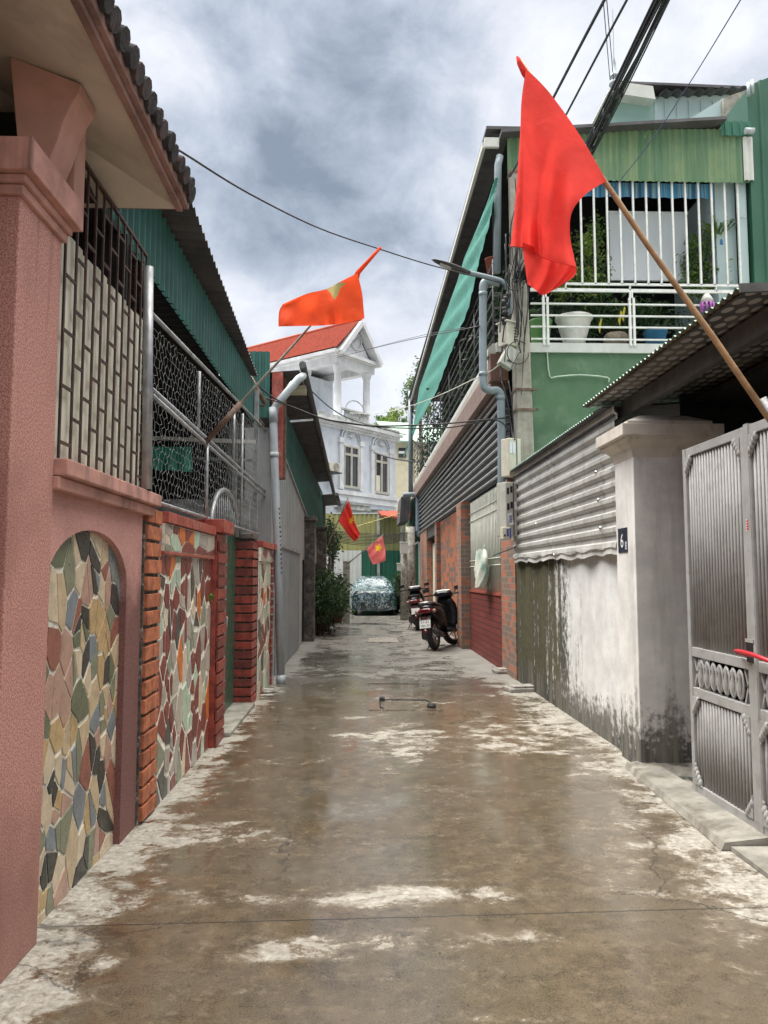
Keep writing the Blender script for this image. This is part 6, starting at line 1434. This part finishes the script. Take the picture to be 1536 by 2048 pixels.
for (a, b_) in zip(st, st[1:]):
    for k in range(4): dense.append(tuple(a[i] + (b_[i] - a[i]) * k / 4 for i in range(4)))
dense.append(st[-1])
for y, w_, h, tw in dense:
    pr = crossx(w_, h, tw); fine = []
    for (a, c) in zip(pr, pr[1:]):
        for k in range(3): fine.append((a[0] + (c[0] - a[0]) * k / 3, a[1] + (c[1] - a[1]) * k / 3))
    fine.append(pr[-1])
    rings.append([Vector((cxm + a + .015 * math.sin(c * 23 + y * 7) , cy0 + y - .05 * (abs(a) / w_ < .9) * (y < .1) * (c - .3), c + (.012 * math.sin(a * 17 + y * 9) if c > .3 else .02 * math.sin(a * 9 + y * 8)))) for a, c in fine])
b = MB(); b.grid(rings); 
fr0 = rings[0]; n_ = len(fr0)
front = []
for k in range(9): t = k / 8; front.append([Vector((p.x * 1.0, p.y - .06 * math.sin(math.pi * t) + .012 * math.sin(p.x * 16 + t * 7), .22 + .02 * math.sin(p.x * 11) + (p.z - .22) * t)) for p in fr0])
b.grid(front)
b.build('car_cover', M['camo'], car)
for sx in (-1, 1):
    for yy in (.75, 3.5):
        b = MB(); b.lathe((cxm + sx * .72, cy0 + yy, .31), [(.0, -.11), (.2, -.11), (.29, -.1), (.315, -.05), (.315, .05), (.29, .1), (.2, .11), (0, .11)], 24, axis=(1, 0, 0)); b.build('wheel', M['rubber'], car)
b = MB(); b.box(cxm - .75, cxm + .75, cy0 + .3, cy0 + 4.1, .2, .4); b.build('underbody', M['matt_black'], car)

# ================================================================ scooters
def scooter(lab, loc, rz, lean, plate, fold):
    s_ = thing('scooter', lab, 'motor scooter', loc, 'scooters parked by the brick pillars'); s_.rotation_euler = (0, lean, rz); s_.scale = (1.22, 1.12, 1.17)
    def part(name, mb_, m, par=None, bev=0):
        o = mb_.build(name, m, None, True, bev); o.parent = par or s_; return o
    def wheel(y0_, r_, wd):
        y = 0; t = MB(); t.lathe((0, y, r_), [(r_ * .68, -wd * .8), (r_ * .86, -wd), (r_ * .97, -wd * .6), (r_, 0), (r_ * .97, wd * .6), (r_ * .86, wd), (r_ * .68, wd * .8), (r_ * .66, 0), (r_ * .68, -wd * .8)], 28, axis=(1, 0, 0)); to = part('wheel', t, M['rubber']); to.location = (0, y0_, 0); to.rotation_euler = (0, 0, R(-32) if y0_ > 1 else 0)
        h = MB(); h.lathe((0, y, r_), [(r_ * .69, -.035), (r_ * .60, -.03), (r_ * .58, 0), (r_ * .60, .03), (r_ * .69, .035)], 24, axis=(1, 0, 0)); h.lathe((0, y, r_), [(0, -.06), (.045, -.06), (.05, 0), (.045, .06), (0, .06)], 12, axis=(1, 0, 0))
        for k in range(5): a = 2 * math.pi * k / 5; h.bar((0, y + .03 * math.cos(a), r_ + .03 * math.sin(a)), (0, y + r_ * .62 * math.cos(a), r_ + r_ * .62 * math.sin(a)), .03, .028, up=(1, 0, 0))
        part('rim', h, M['silver'], to)
    wheel(0, .27, .052); wheel(1.26, .27, .045)
    def ring(y, cx, cz, w_, h, n=18, p=2.4): return [Vector((cx + w_ * math.copysign(abs(math.cos(2 * math.pi * k / n)) ** (2 / p), math.cos(2 * math.pi * k / n)), y, cz + h * math.copysign(abs(math.sin(2 * math.pi * k / n)) ** (2 / p), math.sin(2 * math.pi * k / n)))) for k in range(n)]
    b_ = MB(); b_.loft([ring(-.30, 0, .74, .05, .03), ring(-.26, 0, .73, .105, .07), ring(-.1, 0, .69, .14, .11), ring(.12, 0, .63, .19, .17), ring(.34, 0, .58, .16, .18), ring(.5, 0, .52, .13, .2), ring(.58, 0, .46, .11, .18)])
    b_.loft([ring(.5, 0, .31, .14, .035), ring(.75, 0, .30, .17, .035), ring(.98, 0, .33, .15, .05)]); bo_ = part('body', b_, M['gloss_black'])
    b_ = MB(); sh_ = [(.93, .30, .14, .05), (.98, .45, .19, .06), (1.0, .62, .21, .07), (.99, .78, .19, .07), (.95, .90, .13, .06)]
    b_.loft([[Vector((w_ * math.cos(2 * math.pi * k / 18), y + (t_ * math.sin(2 * math.pi * k / 18)) * (1 - .0), z)) for k in range(18)] for y, z, w_, t_ in sh_]); part('leg_shield', b_, M['gloss_black'])
    b_ = MB(); b_.loft([ring(-.16, 0, .815, .05, .02), ring(-.12, 0, .82, .105, .035), ring(.1, 0, .80, .13, .045), ring(.3, 0, .765, .125, .05), ring(.5, 0, .75, .09, .045), ring(.58, 0, .745, .05, .025)]); part('seat', b_, M['seat_black'])
    b_ = MB(); b_.tube(smooth_path([(-.11, .06, .80), (-.125, -.14, .84), (-.08, -.3, .85), (.08, -.3, .85), (.125, -.14, .84), (.11, .06, .80)], 5), .013, 8); part('grab_rail', b_, M['silver'] if fold else M['matt_black'])
    b_ = MB(); b_.loft([ring(-.335, 0, .70, .08, .03), ring(-.31, 0, .70, .125, .048), ring(-.24, 0, .71, .135, .055)]); lo_ = part('tail_light', b_, M['red_lens'])
    for sx in (-1, 1):
        b_ = MB(); b_.lathe((sx * .15, -.27, .695), [(0, -.045), (.03, -.03), (.036, 0), (.03, .03), (0, .04)], 12, axis=(sx, -1.4, 0)); part('indicator', b_, M['amber_lens'], lo_)
    b_ = MB(); b_.loft([[Vector((w_ * a, y, z)) for a in (-1, -.5, 0, .5, 1)] + [Vector((w_ * a, y + .02, z)) for a in (1, .5, 0, -.5, -1)] for y, z, w_ in ((-.26, .66, .09), (-.36, .52, .085), (-.40, .36, .075), (-.38, .30, .06))]); part('rear_fender', b_, M['matt_black'])
    b_ = MB(); pc = Vector((0, -.395, .48)); pu = Vector((0, .28, .96)).normalized(); pnrm = Vector((0, -.96, .28)); b_.obox(pc, (.095, 0, 0), pnrm * .003, pu * .07); po = part('licence_plate', b_, M['plate_white'])
    t = MB()
    if plate: put_text(t, plate[0], .068, pc + pnrm * .0045 + pu * .034, (1, 0, 0), pu, .95); put_text(t, plate[1], .062, pc + pnrm * .0045 - pu * .031, (1, 0, 0), pu, .95); part('plate_lettering', t, M['ink'], po)
    b_ = MB(); b_.lathe(pc - pu * .13 + pnrm * .0, [(0, -.01), (.04, -.01), (.04, .006), (0, .008)], 14, axis=pnrm); b_.obox(pc + pu * .10, (.04, 0, 0), pnrm * .006, pu * .014); part('reflector', b_, M['red_lens'])
    b_ = MB(); b_.tube(smooth_path([(.0, 1.0, .86), (.0, .96, .93), (0, .93, .97)], 3), .03, 8); b_.tube(smooth_path([(-.26, .80, .97), (-.17, .90, .97), (0, .93, .96), (.17, .90, .97), (.26, .80, .97)], 4), .014, 8); hb = part('handlebar', b_, M['matt_black'])
    b_ = MB(); b_.loft([ring(.80, 0, .97, .09, .03), ring(.88, 0, .98, .17, .06), ring(1.0, 0, .96, .16, .09), ring(1.08, 0, .92, .08, .07)]); part('headlamp_cowl', b_, M['gloss_black'], hb)
    b_ = MB(); b_.loft([ring(.86, 0, 1.03, .08, .014), ring(.92, 0, 1.04, .14, .018), ring(1.02, 0, 1.035, .10, .016)]); part('cowl_highlight', b_, M['white_paint'], hb)  # added white plate, painting in the sky's reflection on top of the cowl
    for sx in (-1, 1):
        b_ = MB(); b_.tube([(sx * .25, .80, .97), (sx * .34, .75, .965)], .018, 8); part('grip', b_, M['rubber'], hb)
        b_ = MB(); b_.tube(smooth_path([(sx * .22, .87, .98), (sx * .25, .86, 1.03), (sx * .27, .85, 1.05)], 4), .007, 6); c = Vector((sx * .30, .85, 1.07)); b_.obox(c, (.06, 0, .012), (0, .012, 0), (-.006, 0, .035)); part('mirror', b_, M['matt_black'], hb)
    b_ = MB(); 
    for sx in (-.06, .06): b_.tube([(sx, 1.26, .27), (sx, 1.09, .66)], .02, 8)
    part('front_fork', b_, M['silver'])
    b_ = MB(); b_.grid([[Vector((x, 1.26 - .32 * math.cos(a), .27 + .32 * math.sin(a) - .02 * (x / .07) ** 2)) for x in (-.07, -.035, 0, .035, .07)] for a in [R(25 + 13 * k) for k in range(10)]])
    for v_ in b_.v: v_.y -= 1.26
    fo_ = part('front_fender', b_, M['gloss_black']); fo_.location = (0, 1.26, 0); fo_.rotation_euler = (0, 0, R(-32))
    b_ = MB(); b_.loft([[Vector((-.12 + .05 * dx, y, z + h * dz)) for dx, dz in ((-1, -.7), (-1, .7), (-.5, 1), (1, .8), (1, -.8), (-.5, -1))] for y, z, h in ((-.07, .28, .08), (.05, .28, .11), (.3, .30, .10), (.42, .33, .07))], smooth=False); b_.lathe((-.175, .0, .28), [(0, .0), (.07, 0), (.085, .012), (.0, .02)], 16, axis=(-1, 0, 0)); b_.lathe((-.175, .3, .31), [(0, .0), (.06, 0), (.07, .012), (.0, .02)], 16, axis=(-1, 0, 0)); part('engine', b_, M['alloy_dark'])
    b_ = MB(); b_.tube(smooth_path([(.08, .35, .26), (.12, .2, .24), (.125, .05, .27), (.13, -.28, .34)], 4), [.02] * 4 + [.03] * 3 + [.05] * 6, 10); b_.lathe((.13, -.285, .341), [(.052, 0), (.03, -.012), (.0, -.012)], 10, axis=(0, 1, 0)); part('exhaust', b_, M['alloy_dark'])
    b_ = MB(); b_.tube(smooth_path([(-.11, .55, .26), (-.19, .5, .13), (-.24, .42, .015), (-.24, .33, .012)], 4), .011, 6); b_.bar((-.1, .3, .06), (.1, .3, .06), .03, .02); b_.tube([(-.14, .3, .2), (-.17, .14, .03), (-.2, .12, .02)], .01, 6); part('stand', b_, M['matt_black'])
    return s_
a0, a1 = onz(873, 1303), onz(902, 1290)
dv = (a1 - a0)
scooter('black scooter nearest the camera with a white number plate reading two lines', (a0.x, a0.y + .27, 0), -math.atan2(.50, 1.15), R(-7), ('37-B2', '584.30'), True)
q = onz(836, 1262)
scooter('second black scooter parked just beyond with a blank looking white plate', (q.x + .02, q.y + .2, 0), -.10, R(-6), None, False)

# ================================================================ greenery and pots along the left
def bush(lab, c, rad, n, size, seed, mats=LEAF, cl=22, group='shrubs by the stone pillars'):
    rg = random.Random(seed); t_ = thing('shrub', lab, 'shrub', (c[0], c[1], 0), group); b_ = MB(); leaves(b_, c, rad, n, size, rg, cl, .34); b_.build('foliage', mats, t_)
    s2 = MB()
    for k in range(9): s2.tube([(c[0] + rg.uniform(-.2, .2), c[1] + rg.uniform(-.3, .3), 0), (c[0] + rg.uniform(-.5, .5) * rad[0], c[1] + rg.uniform(-.6, .6) * rad[1], c[2] + rg.uniform(0, .6) * rad[2])], [.025, .01], 5)
    s2.build('stem', M['teak'], t_)
bush('dense dark green shrub leaning out from the tall stone pillar', (onx(645, 1150, -.95).x, 20.2, 1.08), (.55, .9, .68), 3400, .115, 61, [LEAF[0], LEAF[0], LEAF[1]], 26)
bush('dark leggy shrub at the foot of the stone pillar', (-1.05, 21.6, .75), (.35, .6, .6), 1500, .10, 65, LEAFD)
bush('looser light green shrub behind the dense one', (-.95, 24.5, 1.05), (.5, 1.0, .8), 2200, .12, 62, LEAF)
bush('thin climbing plant under the low dark eave', (-1.0, 26.0, 2.75), (.36, .8, .7), 900, .13, 63, [LEAFD[1], LEAF[0], LEAFD[2]])
bush('dark shrub between the covered car and the far pole', (ony(800, 1180, 31).x, 31.5, .9), (.35, .8, .8), 1300, .12, 64, [LEAF[0], LEAFD[1], LEAF[1]])
for i, (px, py, w_, h, m, lab) in enumerate(((667, 1246, .75, .34, 'terracotta', 'long brown red planter trough below the light green shrub'), (678, 1238, .6, .34, 'terracotta', 'second brown red trough touching the first'))):
    q = onz(px, py); b = MB(); b.loft([[Vector((q.x + dx * w_ * k * .42, q.y + dy * .22 * k + .2, z)) for dx, dy in ((-1, -1), (1, -1), (1, 1), (-1, 1))] for k, z in ((.82, 0), (1, h), (.93, h), (.9, h - .06))], smooth=False); tag(b.build('planter', M[m]), lab, 'planter', 'planters along the left wall')
for i, (px, py, r_, h, lab) in enumerate(((630, 1262, .16, .36, 'white pot nearest the tall stone pillar'), (640, 1252, .19, .42, 'taller white pot under the dark shrub'))):
    q = onz(px, py); b = MB(); b.lathe((q.x, q.y, 0), [(0, 0), (r_ * .7, 0), (r_, h * .9), (r_ * 1.06, h * .9), (r_ * 1.06, h), (r_ * .9, h), (r_ * .85, h * .8), (0, h * .8)], 18); tag(b.build('planter', M['white_pot']), lab, 'planter', 'planters along the left wall')
q = onz(656, 1250)
t_ = thing('brick_stub', 'slim weathered gate stub rising behind the shrubs under the flag pole', 'post', ony(690, 1235, 25)); b = MB(); q = ony(692, 1200, 25); b.box(q.x - .1, q.x + .12, 25, 25.25, 0, ony(692, 1122, 25).z); b.build('shaft', M['mossy_pole'], t_)

# ================================================================ small things on the lane
mh = thing('manhole_cover', 'square concrete manhole cover with a dark open joint and two black corner lumps', 'manhole cover', onz(808, 1405))
A, B, Cc, D = onz(748, 1400), onz(868, 1400), onz(886, 1421), onz(738, 1421)
b = MB(); b.prism([Vector((p.x, p.y, .001)) for p in (A, B, Cc, D)], (0, 0, .006)); b.build('slab', M['ground'], mh)
b = MB(); path = [onz(760, 1402), onz(800, 1401.5), onz(850, 1402), onz(858, 1405), onz(864, 1412)]
b.tube([p + Vector((0, 0, .012)) for p in path], .011, 5); b.tube([onz(760, 1403) + Vector((0, 0, .012)), onz(761, 1417) + Vector((0, 0, .012)), onz(767, 1418) + Vector((0, 0, .012))], .008, 5); b.build('joint', M['ink'], mh)
b = MB()
for px, py, s_ in ((863, 1416, .045), (764, 1402.5, .03)):
    q = onz(px, py); b.loft([[q + Vector((s_ * 1.2 * k * math.cos(2 * math.pi * i / 8), s_ * 1.5 * k * math.sin(2 * math.pi * i / 8), z)) for i in range(8)] for k, z in ((1, .012), (1, .03), (.75, .05), (.4, .055))], smooth=False)
b.build('lifting_ring', M['ink'], mh)
b = MB(); A, B, Cc, D = onz(742, 1358), onz(838, 1358), onz(838, 1368), onz(735, 1368); b.prism([Vector((p.x, p.y, .001)) for p in (A, B, Cc, D)], (0, 0, .008)); tag(b.build('manhole_cover', M['ground']), 'plain flat concrete cover beyond the cracked manhole', 'manhole cover')
b = MB(); A, B, Cc, D = onz(738, 1276), onz(792, 1276), onz(798, 1285), onz(736, 1285); b.prism([Vector((p.x, p.y, .004)) for p in (A, B, Cc, D)], (0, 0, .008)); tag(b.build('manhole_cover', M['plaster_chip']), 'far small concrete cover in front of the covered car', 'manhole cover')
rg = random.Random(77)
for px, py, w_, lab in ((1013, 1346, .2, 'loose grey slab at the foot of the brick pillar'), (1045, 1382, .22, 'loose grey slab at the foot of the mouldy wall')):
    q = onz(px, py); b = MB(); b.obox((q.x, q.y, .03), (w_, .05, 0), (-.03, .12, .005), (0, 0, .022)); b.obox((q.x + .02, q.y + .02, .065), (w_ * .8, .02, .004), (-.03, .10, 0), (0, 0, .012)); tag(b.build('paving_slab', M['plaster_chip'], bevel=.006), lab, 'slab', 'loose slabs by the right wall')
for i, (px, py, a) in enumerate(((528, 1392, .2), (540, 1386, .9), (533, 1384, -.4))):
    q = onz(px, py); b = MB(); d = Vector((math.cos(a), math.sin(a), 0)); e = Vector((-d.y, d.x, 0)); b.prism([q + d * .13 - e * .05 + Vector((0, 0, .006 + .012 * i)), q + d * .1 + e * .06 + Vector((0, 0, .008 + .012 * i)), q - d * .12 + e * .05 + Vector((0, 0, .006 + .012 * i)), q - d * .1 - e * .06 + Vector((0, 0, .006 + .012 * i))], (0, 0, .012))
    tag(b.build('tile_shard', M['plaster_chip']), 'broken tile piece lying by the base of the far mosaic wall', 'tile', 'broken tiles by the far mosaic wall')
b = MB(); rg = random.Random(88); q = onz(1081, 1392); leaves(b, (q.x + .12, q.y + .1, .06), (.08, .12, .07), 90, .05, rg, 5, .5); tag(b.build('weed', LEAFY), 'small green weed at the foot of the mouldy wall', 'weed')
b = MB(); q = onx(421, 1192, -1.33); leaves(b, (q.x, q.y, q.z), (.02, .04, .05), 26, .04, rg, 3, .5); tag(b.build('weed', LEAFY), 'tiny fern growing from the crack beside the red gate post', 'weed')
# bag on the grille
bg_ = thing('hanging_bag', 'crumpled pale plastic bag hung on the window bars above the red tiles', 'bag', onx(972, 1160, XR - .05))
b = MB(); rg = random.Random(4); rows_ = []
c0 = onx(972, 1128, XR - .06)
for j in range(15):
    v = j / 14; z = c0.z + .25 - .66 * v; wd = .20 + .38 * math.sin(math.pi * min(1, v * .8 + .12)) - .1 * v; row = []
    for i in range(21):
        a = 2 * math.pi * i / 20; row.append(Vector((c0.x - .08 + .10 * math.cos(a) * (.6 + v * .4) + .02 * math.sin(a * 5 + v * 9), c0.y + wd * math.sin(a) + .02 * math.sin(v * 13 + a * 3), z + .015 * math.sin(a * 4 + v * 5))))
    rows_.append(row)
b.grid(rows_); b.build('bag_body', M['bag'], bg_)
b = MB(); b.tube(smooth_path([c0 + Vector((-.06, -.08, .18)), c0 + Vector((-.03, -.02, .34)), c0 + Vector((-.06, .06, .18))], 5), .01, 6); b.build('handle', M['bag'], bg_)
b = MB(); b.obox(c0 + Vector((-.03, .42, -.02)), (.012, 0, 0), (0, .08, .0), (0, 0, .2)); tag(b.build('wooden_board', M['brown_beam']), 'short brown board hung behind the plastic bag', 'board')
b = MB(); q = onx(935, 1114, XR - .03); b.lathe(q, [(0, -.16), (.07, -.12), (.09, -.02), (.06, .05), (.03, .14), (0, .16)], 9); tag(b.build('black_bundle', M['matt_black']), 'small black bundle hanging at the far edge of the window bars', 'bundle')
